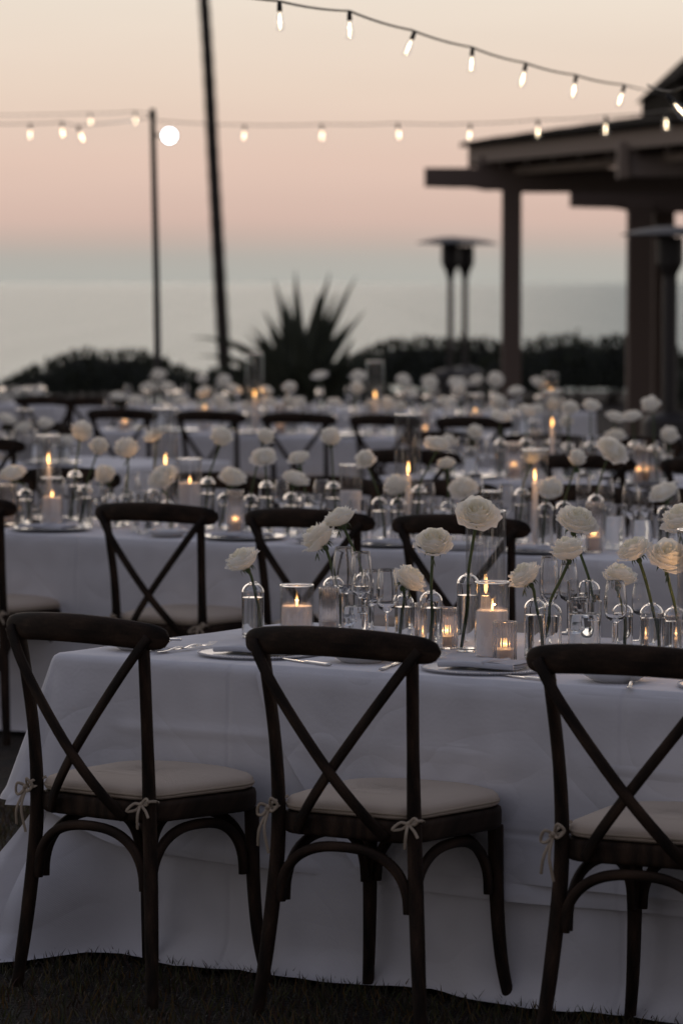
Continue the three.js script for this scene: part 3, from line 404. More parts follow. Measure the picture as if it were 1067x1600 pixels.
// ------------------------------------------------------------------ labels by order from the left
camera.updateMatrixWorld(); camera.updateProjectionMatrix();
const ORD = ['first', 'second', 'third', 'fourth', 'fifth', 'sixth', 'seventh', 'eighth', 'ninth', 'tenth', 'eleventh', 'twelfth', 'thirteenth', 'fourteenth', 'fifteenth', 'sixteenth', 'seventeenth', 'eighteenth', 'nineteenth', 'twentieth', 'twenty-first', 'twenty-second', 'twenty-third', 'twenty-fourth', 'twenty-fifth', 'twenty-sixth'];
const ROWNAME = { 1: 'nearest table', 2: 'second table', 3: 'third table row', 4: 'fourth table row', 5: 'fifth table row', 6: 'farthest table' };
const screenX = o => o.position.clone().project(camera).x;
function order(list, make) {
  const s = list.map(o => ({ o, x: screenX(o) })).sort((a, b) => a.x - b.x);
  s.forEach((e, i) => { e.o.userData.label = make(s.length === 1 ? 'the only one' : i === 0 ? 'leftmost' : i === s.length - 1 ? 'rightmost' : ORD[i] + ' from the left', e.o); });
}

// ------------------------------------------------------------------ tablecloths
function clothGeo(L, W, hem, { step = 0.035, rows = 46, out = 0, up = 0, r = 0.03, fold = 1, puddle = 0, seedZ = 0 } = {}) {
  const per = []; // [x, z, nx, nz, corner nearness, running length]
  const side = (x0, z0, x1, z1, nx, nz) => { const l = Math.hypot(x1 - x0, z1 - z0), n = Math.max(4, Math.round(l / step)); for (let i = 0; i < n; i++) { const s = i / n; per.push([x0 + (x1 - x0) * s, z0 + (z1 - z0) * s, nx, nz]); } };
  const corner = (cx, cz, a0) => { for (let i = 0; i < 14; i++) { const a = a0 + (i / 14) * Math.PI / 2; per.push([cx + r * Math.cos(a), cz + r * Math.sin(a), Math.cos(a), Math.sin(a)]); } };
  side(r, 0, L - r, 0, 0, 1); // near edge, +z towards the camera
  for (const [cx, cz, a] of [[L - r, -r, Math.PI / 2]]) { for (let i = 0; i < 14; i++) { const b = a - (i / 14) * Math.PI / 2; per.push([cx + r * Math.cos(b), cz + r * Math.sin(b), Math.cos(b), Math.sin(b)]); } }
  side(L, -r, L, -W + r, 1, 0);
  for (let i = 0; i < 14; i++) { const b = -(i / 14) * Math.PI / 2; per.push([L - r + r * Math.cos(b), -W + r + r * Math.sin(b), Math.cos(b), Math.sin(b)]); }
  side(L - r, -W, r, -W, 0, -1);
  for (let i = 0; i < 14; i++) { const b = -Math.PI / 2 - (i / 14) * Math.PI / 2; per.push([r + r * Math.cos(b), -W + r + r * Math.sin(b), Math.cos(b), Math.sin(b)]); }
  side(0, -W + r, 0, -r, -1, 0);
  for (let i = 0; i < 14; i++) { const b = Math.PI - (i / 14) * Math.PI / 2; per.push([r + r * Math.cos(b), -r + r * Math.sin(b), Math.cos(b), Math.sin(b)]); }
  const n = per.length, cs = [[0, 0], [L, 0], [L, -W], [0, -W]];
  const top = [0, 0.5, 0.85, 0.97, 1];
  return grid(n, top.length + rows, (a, s) => {
    const i = Math.round(a * n) % n, [x, z, nx, nz] = per[i], k = Math.round(s * (top.length + rows));
    const near = Math.exp(-Math.pow(Math.min(...cs.map(c => Math.hypot(x - c[0], z - c[1]))) / 0.17, 2));
    if (k < top.length) {
      const m = Math.min(W / 2, L / 2), sx = Math.min(L - m, Math.max(m, x)), sz = -W / 2, q = top[k];
      const px = sx + (x - sx) * q, pz = sz + (z - sz) * q;
      return [px, TH + up + (k === 4 ? -0.0015 : 0) + 0.0015 * noise.noise(px * 5, pz * 5, seedZ), pz, px, -pz];
    }
    const t = (k - top.length + 1) / rows, h0 = hem(x, z, nx, nz, near), drop = (TH + up - h0) * t, y = TH + up - drop;
    const w = noise.noise(x * 2.1 + nx * 3, z * 2.1, seedZ + 3) * 0.032 + noise.noise(x * 6 + nz, z * 6 + t * 1.3, seedZ) * 0.02 * t + 0.006 * Math.sin(x * 9 + 2 * noise.noise(x * 1.7, z, seedZ + 8) + t * 1.5) * t;
    const late = out ? 1 : smooth(0.3, 0.85, t), flare = out ? 0.26 : 0.17 * late;
    let o = out + 0.006 * Math.min(1, drop / 0.02) + drop * ((out ? 0.035 : 0.028) + near * flare) + w * drop * 1.3 * fold * (0.25 + 0.75 * late) + near * late * drop * (out ? 0.04 : 0.085) * Math.sin(Math.atan2(nz, nx) * 9 + seedZ + x * 8 - z * 8) * fold;
    if (near < 0.2) o += 0.006 * Math.exp(-Math.pow((y - 0.575 - 0.01 * Math.sin(x * 2)) / 0.011, 2));
    if (near < 0.2) o += 0.004 * Math.exp(-Math.pow((((x + 0.23) % 0.71) - 0.355) / 0.012, 2));
    let yy = y;
    if (!puddle && out) o += 0.007 * smooth(0.93, 1, t);
    if (puddle && y < 0.09) { const q = 1 - y / 0.09; o += puddle * q * q * (0.55 + 0.8 * noise.noise(x * 3, z * 3, 9) + near * 0.6); yy = Math.max(0.006 + 0.012 * Math.abs(noise.noise(x * 9, z * 9, 4)), y * 0.9 + 0.004); }
    return [x + nx * o, yy, z + nz * o, x + nx * drop, -z + nz * drop];
  }, { closeU: true });
}
const clothAt = (row, u) => rowPoint(row, u, 0, 0);
// nearest table: floor length cloth, and two shorter cloths over it that overlap in the middle
const L1 = 2.55, SEAM = 0.64;
single('tablecloth', clothGeo(L1, TW, () => 0.0, { puddle: 0.07, rows: 54, fold: 2.2 }), M.cloth, 'floor length white under cloth of the nearest table', 'tablecloth', clothAt(1, 0), -THETA, 'white tablecloths');
single('tablecloth', clothGeo(L1 - 0.05, TW, (x, z, nx, nz, near) => 0.285 - 0.02 * x + near * 0.1 + 0.02 * noise.noise(x * 1.3, z * 1.3, 5), { out: 0.007, up: 0.004, rows: 44, fold: 1.3, seedZ: 2 }), M.cloth, 'shorter white top cloth at the left corner of the nearest table', 'tablecloth', clothAt(1, 0), -THETA, 'white tablecloths');
{
  const S = 0.47, g = grid(70, 60, (a, s) => {
    const path = s * (TW + S), onTop = path < TW, drop = Math.max(0, path - TW);
    const u0 = SEAM + 0.62 * Math.pow(drop / 0.5, 1.5) * 0.55, u = u0 + (L1 + 0.05 - u0) * a;
    const o = 0.016 + drop * 0.04 + noise.noise(u * 2.1, 0, 3) * 0.034 * drop + 0.006 * Math.exp(-Math.pow((drop - 0.172 - 0.01 * Math.sin(u * 2)) / 0.012, 2)) + 0.004 * Math.exp(-Math.pow((((u + 0.23) % 0.71) - 0.355) / 0.012, 2)) + 0.012 * drop * noise.noise(u * 7, drop * 6, 2) + 0.008 * Math.exp(-Math.pow(a / 0.014, 2)) + 0.006 * smooth(0.96, 1, s), hem = 0.03 * noise.noise(u * 1.4, 4, 4);
    return onTop ? [u, TH + 0.0075, -TW + path, u, path] : [u, TH + 0.0072 - drop * (1 + hem), o, u, path];
  });
  single('tablecloth', g, M.cloth, 'overlapping white top cloth from the middle to the right of the nearest table', 'tablecloth', clothAt(1, 0), -THETA, 'white tablecloths');
}
function rowCloth(row, u0, u1, label) { single('tablecloth', clothGeo(u1 - u0, TW, () => 0.01, { step: 0.07, rows: 24, puddle: 0.03, seedZ: row }), M.cloth, label, 'tablecloth', clothAt(row, u0), -THETA, 'white tablecloths'); }
rowCloth(2, EXT[2][0], EXT[2][1], 'white cloth of the second table, behind the nearest one');
rowCloth(3, EXT[3][0], EXT[3][1], 'white cloth of the third table row, right hand table');
rowCloth(3, EXT3L[0], EXT3L[1], 'white cloth of the third table row, left hand table');
rowCloth(4, EXT[4][0], EXT[4][1], 'white cloth of the fourth table row');
rowCloth(5, EXT[5][0], EXT[5][1], 'white cloth of the fifth table row, right hand table');
rowCloth(5, EXT5L[0], EXT5L[1], 'white cloth of the fifth table row, at the left picture edge');

// ------------------------------------------------------------------ cross back chairs
function seatOutline(sc = 1) {
  const P = []; const pt = (x, z) => P.push([x * sc, (z + 0.215) * sc]);
  const arc = (cx, cz, r, a0, a1, n = 8) => { for (let i = 0; i <= n; i++) { const a = a0 + (a1 - a0) * i / n; pt(cx + r * Math.cos(a), cz + r * Math.sin(a)); } };
  arc(0.125, -0.085, 0.07, Math.PI / 2, 0.05); arc(0.11, -0.31, 0.11, 0, -Math.PI / 2 * 0.82); for (let i = 1; i < 8; i++) { const x = 0.13 - 0.26 * i / 8; pt(x, -0.425 - 0.014 * (1 - (x / 0.14) ** 2)); } arc(-0.11, -0.31, 0.11, Math.PI + Math.PI / 2 * 0.82, Math.PI); arc(-0.125, -0.085, 0.07, Math.PI - 0.05, Math.PI / 2);
  return P;
}
function makeChair(label, sk = 0) {
  const jit = (i, k) => k * Math.sin(sk * 12.7 + i * 5.3);
  const t = thing('cross_back_chair', label, 'chair', V3_(0, 0, 0), 0, 'cross back chairs around the tables');
  t.scale.z = 1.05;
  for (const s of [-1, 1]) part(t, 'rear_leg', sweep([[s * 0.225, -0.004, 0.002], [s * 0.205, 0.18, -0.016], [s * 0.187, 0.42, -0.03], [s * 0.188, 0.62, -0.022], [s * 0.204, 0.862, 0.006]], f => 0.0145 + 0.003 * Math.sin(Math.PI * Math.min(1, f * 1.3)), f => 0.0145 + 0.003 * Math.sin(Math.PI * Math.min(1, f * 1.3)), { seg: 26, rad: 12, up: V3_(0, 0, 1) }), M.wood);
  for (const s of [-1, 1]) part(t, 'front_leg', sweep([[s * 0.2, -0.004, -0.412], [s * 0.186, 0.1, -0.397], [s * 0.178, 0.24, -0.388], [s * 0.176, 0.425, -0.384]], f => 0.0135 + 0.005 * f, f => 0.0135 + 0.005 * f, { seg: 16, rad: 12, up: V3_(0, 0, 1) }), M.wood);
  const rail = []; for (let i = -12; i <= 12; i++) { const x = i / 12; rail.push([x * 0.266, 0.866 + 0.016 * (1 - x * x), 0.03 - 0.045 * x * x]); }
  const endR = f => Math.sqrt(Math.max(0.02, 1 - Math.pow(Math.abs(2 * f - 1), 14)));
  part(t, 'crest_rail', sweep(rail, f => 0.0145 * endR(f), f => (0.0315 + 0.003 * Math.sin(Math.PI * f)) * endR(f), { seg: 60, rad: 16, pow: 0.8 }), M.wood);
  for (const s of [-1, 1]) { // flat bent braces that cross behind the seat
    const k = s > 0 ? 0.008 : 0;
    part(t, 'cross_brace', sweep([[s * -0.224, 0.872, 0.012 + k], [s * -0.16, 0.785, 0.03 + k], [0, 0.588, 0.03 + k * 1.3], [s * 0.085, 0.485, 0.008 + k], [s * 0.122, 0.435, -0.012]], f => 0.0135, f => 0.006, { seg: 30, rad: 12, up: V3_(0, 0.25, 1), pow: 0.75 }), M.wood);
  }
  const so = seatOutline();
  const place = g => { g.translate(0, 0, -0.215); return g; };
  part(t, 'seat_frame', place(stack(so, [[0.86, 0.426], [0.97, 0.425], [0.995, 0.43], [1.0, 0.438], [1.0, 0.462], [0.99, 0.472], [0.96, 0.475], [0.0, 0.475]])), M.wood);
  part(t, 'seat_cushion', place(stack(so, [[0.0, 0.476], [0.93, 0.476], [0.965, 0.48], [0.978, 0.484], [0.97, 0.4885], [0.975, 0.492], [0.966, 0.5], [0.935, 0.5075], [0.82, 0.516], [0.6, 0.521], [0.35, 0.5225], [0.12, 0.5205], [0.0, 0.52]])), M.cushion);
  part(t, 'cushion_piping', (() => { const P = so.map(p => V3_(p[0] * 0.974, 0.4895 + 0.0012 * Math.sin(p[0] * 60), p[1] * 0.974 - 0.215)); P.push(P[0].clone()); return sweep(P, 0.0032, 0.0032, { raw: true, rad: 8, cap: false }); })(), M.tie);
  const arch = (x0, z0, x1, z1, y0, y1) => { const P = []; for (let i = 0; i <= 14; i++) { const a = Math.PI * i / 14, c = -Math.cos(a), q = (Math.sign(c) * Math.pow(Math.abs(c), 0.8) + 1) / 2; P.push([x0 + (x1 - x0) * q, y0 + (y1 - y0) * Math.pow(Math.sin(a), 0.85), z0 + (z1 - z0) * q]); } return P; };
  const dirUp = (dx, dz) => V3_(dz, 0, -dx);
  for (const [x0, z0, x1, z1] of [[-0.176, -0.022, 0.176, -0.022], [-0.158, -0.386, 0.158, -0.386], [-0.178, -0.045, -0.172, -0.36], [0.178, -0.045, 0.172, -0.36]]) part(t, 'arch_brace', sweep(arch(x0, z0, x1, z1, 0.265, 0.405), 0.0125, 0.01, { seg: 34, rad: 10, up: dirUp(x1 - x0, z1 - z0), pow: 0.8 }), M.wood);
  for (const s of [-1, 1]) { // cushion ties: wrap, bow and tails
    const o = V3_(s * 0.192, 0.48 + jit(s, 0.006), -0.025), P = l => l.map(p => V3_(o.x + s * p[0], o.y + p[1], o.z + p[2]));
    const ring = []; for (let i = 0; i <= 12; i++) { const a = i / 12 * 6.283; ring.push([0.021 * Math.cos(a), 0.004 * Math.sin(a * 2), 0.021 * Math.sin(a)]); }
    const rib = (l) => sweep(P(l.map(p => [p[0] * (s > 0 ? 0.85 : 0.78), p[1] * (1 + jit(s * 2, 0.35)) - Math.abs(p[0]) * (0.2 + jit(s * 3, 0.3)) + p[0] * jit(s * 4, 0.5), p[2] + jit(s * 5 + p[0] * 30, 0.004)])), 0.0036, 0.0013, { seg: 16, rad: 6, up: V3_(0.3, 0.2, 1) });
    part(t, 'cushion_tie', mg([rib(ring), rib([[-0.03, 0.012, -0.02], [-0.012, 0.008, 0.016], [0.01, 0, 0.026]]), rib([[0.0, 0, 0.026], [0.02, 0.016, 0.034], [0.036, 0.004, 0.034], [0.018, -0.006, 0.03], [0.0, 0, 0.026]]), rib([[0.0, 0, 0.026], [-0.022, 0.014, 0.036], [-0.04, -0.002, 0.038], [-0.02, -0.01, 0.032], [0, 0, 0.026]]), rib([[0, 0, 0.026], [0.022, -0.03, 0.036], [0.036, -0.055, 0.033]]), rib([[0, 0, 0.026], [0.004, -0.035, 0.04], [-0.004, -0.085, 0.034]]), new THREE.SphereGeometry(0.0065, 8, 6).translate(o.x, o.y, o.z + 0.027)]), M.tie);
  }
  return t;
}
let chairProto = null, built = 0;
function chair(row, u, v, yawDeg, label) {
  const p = rowPoint(row, u, v, 0), yaw = -THETA + yawDeg * Math.PI / 180;
  if (built < 3) { const c = makeChair(label, ++built); chairProto ??= c; c.position.copy(p); c.rotation.y = yaw; return c; }
  return cloneAs(chairProto, label, p, yaw);
}
['left', 'middle', 'right'].forEach((w, i) => chair(1, ...R1_CHAIRS[i], w + ' of the three dark cross back chairs at the nearest table'));
chair(1, ...R1_FAR[0], 'dark chair on the far side of the nearest table, seen through the glasses');
for (const k of [2, 3, 4]) order(NEAR[k].map(c => chair(k, ...c, '-')), w => `dark cross back chair, near side of the ${ROWNAME[k]}, ${w}`);
for (const k of [2, 3, 4]) order(FAR[k].map(c => chair(k, ...c, '-')), w => `dark chair, far side of the ${ROWNAME[k]}, ${w}`);

// ------------------------------------------------------------------ roses
const LAYERS = [[0.13, 1.0, 0, 1.7, 2], [0.26, 1.03, 0.02, 1.25, 3], [0.42, 1.02, 0.1, 1.0, 4], [0.58, 0.98, 0.16, 0.95, 5], [0.74, 0.92, 0.26, 0.95, 5], [0.87, 0.8, 0.36, 0.92, 5], [0.95, 0.6, 0.5, 0.92, 5]];
function petalGeo(layer, variant, nu = 7, nv = 7) {
  const [rho, H, q, A] = LAYERS[layer], ph = variant * 2.1 + layer, ruff = 0.014 + 0.07 * q;
  return grid(nu, nv, (a, t) => {
    const s = (a - 0.5) * 2, half = A * (t < 0.55 ? 0.4 + 0.6 * t / 0.55 : Math.sqrt(Math.max(0.05, 1 - Math.pow((t - 0.55) / 0.47, 2.6)))), phi = s * half;
    const edge = t * t * t, tip = Math.max(0, t - 0.62) / 0.38;
    let r = rho * (0.12 + 0.88 * Math.pow(Math.sin(Math.PI / 2 * Math.min(1, t * 1.35)), 0.75)) + q * 0.42 * tip * tip + 0.03 * s * s;
    let y = H * 1.28 * (0.04 + 0.96 * Math.pow(t, 0.95)) - q * 0.3 * tip * tip - 0.1 * Math.abs(s) * edge * (0.3 + q);
    y += ruff * edge * (Math.sin(s * 3.4 + ph) + 0.25 * Math.sin(s * 8 + ph * 2)); r += ruff * 0.8 * edge * Math.cos(s * 5 + ph * 1.7);
    return [r * Math.sin(phi), y - 0.62, r * Math.cos(phi)];
  });
}
const PET = LAYERS.map((_, l) => [0, 1, 2].map(v => petalGeo(l, v)));
const bloomPlan = seedK => { let s = seedK * 9.17; const out = []; LAYERS.forEach((L, l) => { for (let i = 0; i < L[4]; i++) { s += 1; out.push([l, (i + l + seedK) % 3, i / L[4] * 6.283 + l * 0.9 + 0.25 * Math.sin(s * 12.9), 1 + 0.07 * Math.sin(s * 7.3), 0.07 * Math.sin(s * 3.1)]); } }); return out; };
function bloomMesh(seedK, nu, nv) {
  const cache = {}, L = [];
  for (const [l, v, a, k, tilt] of bloomPlan(seedK)) { if (nv < 5 && l === 1) continue; const g = (cache[l + '_' + v] ??= petalGeo(l, v, nu, nv)).clone(); g.rotateX(tilt); g.scale(k, k, k); g.rotateY(a); L.push(g); }
  return mg(L);
}
const calyx = mg([new THREE.SphereGeometry(0.17, 10, 8).scale(1, 1.25, 1).translate(0, -0.72, 0), ...[0, 1, 2, 3, 4].map(i => grid(3, 6, (a, t) => { const w = 0.11 * Math.sin(Math.PI * (0.15 + 0.83 * t)), s = (a - 0.5) * 2, r = 0.12 + 0.34 * Math.sin(t * 1.7), y = -0.72 + 0.25 * Math.sin(t * 2.6) - 0.35 * t * t; return [s * w, y + Math.abs(s) * w * 0.3, r]; }).rotateY(i * 1.257))]);
const roseLeaf = grid(4, 6, (a, t) => { const w = 0.3 * Math.sin(Math.PI * Math.pow(t, 0.8)) + 0.005, s = (a - 0.5) * 2; return [s * w, t * 0.9 - 0.35 * t * t - Math.abs(s) * w * 0.3, t * 0.5]; });
const axisQ = (roll, tc) => { const r = roll * Math.PI / 180, c = tc * Math.PI / 180; return new THREE.Quaternion().setFromUnitVectors(V3_(0, 1, 0), V3_(Math.sin(r) * Math.cos(c), Math.cos(r) * Math.cos(c), Math.sin(c)).normalize()); };
// one long stemmed rose standing in a bud vase of height h at p; b is the bloom's centre from the vase's foot
function stemGeo(h, b, R, q, detail) {
  const ax = V3_(0, 1, 0).applyQuaternion(q), under = V3_(...b).addScaledVector(ax, -0.72 * R);
  const d = V3_(b[0], 0, b[2]), l = Math.max(0.001, d.length()), foot = d.clone().multiplyScalar(-Math.min(0.016, l * 0.6) / l).setY(0.012);
  const neck = V3_(d.x * 0.04, h + 0.002, d.z * 0.04), mid = neck.clone().lerp(under, 0.55).addScaledVector(ax, -0.004).add(V3_(0, 0.004, 0));
  const pts = under.y > h + 0.02 ? [foot, foot.clone().lerp(neck, 0.55).add(V3_(0.004, 0, 0)), neck, mid, under] : [foot, foot.clone().lerp(V3_(0, h, 0), 0.6), V3_(0, h, 0), under];
  return sweep(pts, detail ? f => 0.0033 + 0.0009 * f : 0.0038, detail ? f => 0.0033 + 0.0009 * f : 0.0038, { seg: detail ? 24 : 10, rad: detail ? 8 : 5, up: V3_(0, 0, 1) });
}
function rose(p, h, b, R, roll, tc, seedK, label, group, leaves) {
  const t = thing('white_rose', label, 'rose', p, 0, group), q = axisQ(roll, tc);
  part(t, 'stem', stemGeo(h, b, R, q, true), M.stem);
  const B = new THREE.Group(); B.name = 'bloom'; B.position.set(...b); B.quaternion.copy(q); B.scale.set(R, R * (0.88 + 0.26 * ((seedK * 0.37) % 1)), R * (0.94 + 0.1 * ((seedK * 0.61) % 1))); t.add(B);
  for (const [l, v, a, k, tilt] of bloomPlan(seedK)) { const m = part(B, 'petal', PET[l][v], l < 3 ? M.petalIn : M.petal); m.rotation.set(tilt, a, 0, 'YXZ'); m.scale.setScalar(k); }
  const c = part(t, 'calyx', calyx, M.leaf); c.position.set(...b); c.quaternion.copy(q); c.scale.setScalar(R);
  if (leaves) for (const s of [-1, 1]) { const g = part(t, 'leaf', roseLeaf, M.leaf); g.position.set(b[0] - 0.001, b[1] - 0.8 * R, b[2]); g.rotation.set(2.2, s * 1.4, 0, 'YXZ'); g.scale.setScalar(R * 0.75); }
  return t;
}
const MID = [1, 2, 3, 4].map(k => bloomMesh(k, 5, 5)), FAR_ = [1, 2, 3].map(k => bloomMesh(k, 3, 4));
function farRose(p, h, b, R, roll, k, mid, label, group) {
  const t = thing('white_rose', label, 'rose', p, 0, group), tc = mid ? [20, 4, 35, 12][k % 4] : 15, q = axisQ(roll, tc);
  part(t, 'stem', stemGeo(h, b, R, q, false), M.stem);
  const m = part(t, 'bloom', (mid ? MID : FAR_)[k % (mid ? 4 : 3)], M.petal); m.position.set(...b); m.quaternion.copy(q.clone().multiply(new THREE.Quaternion().setFromAxisAngle(V3_(0, 1, 0), k * 1.7))); { const j = n => 0.5 + 0.5 * Math.sin(k * 7.31 + n * 2.7 + h * 40); m.scale.set(R * (0.86 + 0.24 * j(1)), R * (0.8 + 0.5 * j(2)), R * (0.86 + 0.24 * j(3))); }
  if (mid && k % 3 === 0) for (const s of [-1, 1]) { const g = part(t, 'leaf', roseLeaf, M.leaf); g.position.set(b[0], b[1] - 0.9 * R, b[2]); g.rotation.set(2.0, s * 1.5 + k, 0, 'YXZ'); g.scale.setScalar(R * 0.8); }
  if (mid) { const c = part(t, 'calyx', calyx, M.leaf); c.position.set(...b); c.quaternion.copy(q); c.scale.setScalar(R); }
  return t;
}

// ------------------------------------------------------------------ glassware
const cache = {};
const memo = (k, f) => cache[k] ??= f();
function vaseProfile(r, h) { // dome shouldered bud vase: outside, then back down inside
  const o = [[0, 0], [r * 0.9, 0], [r, 0.004]], sh = h - r * 0.95; o.push([r, sh]);
  for (let i = 1; i <= 8; i++) { const a = i / 8 * 1.2; o.push([r * (0.02 + 0.98 * Math.cos(a)) , sh + r * 0.9 * Math.sin(a)]); }
  o.push([0.0095, h - 0.004], [0.0105, h], [0.0085, h + 0.0006], [0.0075, h - 0.004]);
  const w = 0.0013; for (let i = 7; i >= 1; i--) { const a = i / 8 * 1.2; o.push([Math.max(0.008, r * (0.02 + 0.98 * Math.cos(a)) - w), sh + r * 0.9 * Math.sin(a) - w * 0.7]); }
  o.push([r - w, sh], [r - w, 0.011], [r * 0.8, 0.007], [0, 0.0065]); return o;
}
function budVase(p, r, h, near, label, group) {
  const t = thing('bud_vase', label, 'vase', p, 0, group), lv = h * (near ? 0.72 : 0.68), key = near + '_' + r.toFixed(3) + '_' + h.toFixed(2), w = 0.0018;
  part(t, 'vase_glass', memo('vg' + key, () => lathe(vaseProfile(r, h), near ? 40 : 22)), M.glass);
  part(t, 'water', memo('vw' + key, () => lathe([[0, 0.0075], [r * 0.78, 0.0082], [r - w, 0.0125], [r - w, Math.min(lv, h - r * 0.95)], [r - w - 0.0004, Math.min(lv, h - r * 0.95) + 0.0006], [0, Math.min(lv, h - r * 0.95) + 0.0002]], near ? 40 : 22)), M.water);
  return t;
}
function glassCylinder(p, r, h, label, group) {
  const t = thing('hurricane_glass', label, 'candle holder', p, 0, group);
  part(t, 'cylinder', memo('hc' + r.toFixed(3) + h.toFixed(2), () => mg([lathe([[0, 0.003], [r - 0.003, 0.003], [r, 0.006], [r, h]], 48), lathe([[r - 0.0035, 0.007], [r - 0.0035, h]], 48)])), M.cylinder);
  part(t, 'rim', memo('hr' + r.toFixed(3) + h.toFixed(2), () => new THREE.TorusGeometry(r - 0.0017, 0.0024, 8, 48).rotateX(Math.PI / 2).translate(0, h, 0)), M.glass);
  return t;
}
const flameGeo = lathe([[0, -0.002], [0.0022, 0.001], [0.0036, 0.006], [0.0041, 0.01], [0.0036, 0.016], [0.0022, 0.023], [0.0009, 0.029], [0, 0.032]], 14);
function addFlame(parent, y, k, I) {
  const f = part(parent, 'flame', flameGeo, M.flame); f.position.y = y; f.scale.set(k * 0.95, k, k * 0.95); f.rotation.z = rr(-0.08, 0.08); f.castShadow = false;
  const l = new THREE.PointLight(new THREE.Color(1, 0.52, 0.2), I); l.position.y = y + 0.011 * k; l.castShadow = true; l.shadow.radius = 0.2; parent.add(l);
}
function pillar(p, r, h, lit, label, group) {
  const tall = r < 0.02, t = thing(tall ? 'taper_candle' : 'pillar_candle', label, 'candle', p, 0, group);
  part(t, 'wax', memo('wx' + r.toFixed(4) + h.toFixed(3), () => tall ? lathe([[0, 0.004], [r * 1.05, 0.004], [r, h * 0.5], [r * 0.92, h - 0.006], [r * 0.6, h - 0.001], [0, h]], 20) : lathe([[0, 0.004], [r - 0.002, 0.004], [r, 0.007], [r, h - 0.003], [r - 0.002, h], [r - 0.005, h - 0.0015], [r * 0.6, h - 0.005], [r * 0.2, h - 0.007], [0, h - 0.007]], 36)), M.wax);
  const w = tall ? h : h - 0.007; part(t, 'wick', memo('wk', () => sweep([[0, -0.002, 0], [0.0004, 0.005, 0], [0.0016, 0.0095, 0]], 0.0009, 0.0009, { seg: 5, rad: 6, up: V3_(0, 0, 1) })), M.wick).position.y = w;
  if (lit) addFlame(t, w + 0.006, tall ? 1.3 : 0.8, (tall ? 0.024 : 0.009) * lit);
  return t;
}
function votive(p, r, h, lit, label, group) {
  const t = thing('votive_candle', label, 'votive candle', p, 0, group);
  part(t, 'ribbed_glass', memo('rg' + r.toFixed(3) + h.toFixed(2), () => { const N = 200, outer = grid(N, 8, (a, s) => { const y = h * s, k = s < 0.06 || s > 0.93 ? 0 : 1, q = r * (1 - 0.06 * k * Math.abs(Math.sin(a * Math.PI * 20))); return [q * Math.sin(a * 6.2832), y + 0.001, q * Math.cos(a * 6.2832)]; }, { closeU: true }); return mg([outer, lathe([[r, h + 0.001], [r - 0.0018, h + 0.0022], [r * 0.92 - 0.002, h + 0.001], [r * 0.92 - 0.002, 0.006], [0, 0.006]], 60), lathe([[0, 0.001], [r, 0.001]], 60)]); }), M.frosted);
  part(t, 'wax', memo('vx' + r.toFixed(3) + h.toFixed(2), () => lathe([[0, 0.0065], [r * 0.82 - 0.002, 0.0065], [r * 0.84 - 0.002, h * 0.3], [r * 0.8, h * 0.315], [0, h * 0.305]], 24)), M.wax);
  part(t, 'wick', cache.wk ?? memo('wk', () => sweep([[0, -0.002, 0], [0.0004, 0.005, 0], [0.0016, 0.0095, 0]], 0.0009, 0.0009, { seg: 5, rad: 6, up: V3_(0, 0, 1) })), M.wick).position.y = h * 0.305;
  if (lit) addFlame(t, h * 0.305 + 0.005, 0.75, 0.006);
  return t;
}
function tumbler(p, r, h, near, label, group) {
  const t = thing('water_tumbler', label, 'glass', p, 0, group), k = 'tb' + near + r.toFixed(3) + h.toFixed(2), w = 0.0022;
  part(t, 'tumbler_glass', memo(k, () => true ? lathe([[0, 0], [r * 0.88, 0], [r * 0.92, 0.003], [r, h], [r - 0.0008, h + 0.0008], [r - w, h], [r * 0.92 - w, 0.013], [r * 0.7, 0.0105], [0, 0.01]], near ? 44 : 24) : 0), M.glass);
  const lv = h * 0.74, rw = r * 0.92 + (r * 0.08) * 0.74 - w - 0.0006;
  part(t, 'water', memo(k + 'w', () => lathe([[0, 0.0112], [r * 0.69, 0.0118], [r * 0.92 - w - 0.0006, 0.0142], [rw, lv], [0, lv]], near ? 40 : 22)), M.water);
  if (near) for (let i = 0; i < 3; i++) { const c = part(t, 'ice_cube', memo('ice', () => box(0.024, 0.022, 0.024, 0, 0, 0, 0.004)), M.ice); const a = i * 1.35; c.position.set(Math.cos(a) * r * 0.42, lv - 0.008 - (i % 4) * 0.014, Math.sin(a) * r * 0.42); c.rotation.set(i * 0.9, i * 1.7, i * 0.5); }
  return t;
}
function wineGlass(p, r, h, near, label, group) {
  const t = thing('wine_glass', label, 'wine glass', p, 0, group), bh = h * 0.56, y0 = h - bh, w = 0.0011, prof = [];
  for (let i = 0; i <= 10; i++) { const s = i / 10; prof.push([r * Math.pow(Math.sin(Math.PI * (0.025 + 0.755 * Math.pow(s, 0.56))), 0.72), y0 + bh * s]); }
  const k = 'wg' + near + r.toFixed(3) + h.toFixed(2), n = near ? 40 : 22;
  part(t, 'bowl', memo(k + 'b', () => true ? lathe([...prof, ...prof.slice().reverse().map(([x, y], i) => [Math.max(0, x - w), y + (i > 8 ? 0.004 : 0.0003)])], n) : 0), M.glass);
  part(t, 'stem', memo(k + 's', () => lathe([[0, 0.004], [0.006, 0.0045], [0.0036, 0.016], [0.0031, y0 * 0.6], [0.0042, y0 - 0.002], [0, y0 - 0.001]], 16)), M.glass);
  part(t, 'foot', memo(k + 'f', () => lathe([[0, 0.0005], [r * 0.95, 0.0005], [r * 0.96, 0.0015], [r * 0.5, 0.0028], [0, 0.004]], n)), near ? M.glass : M.pane);
  return t;
}
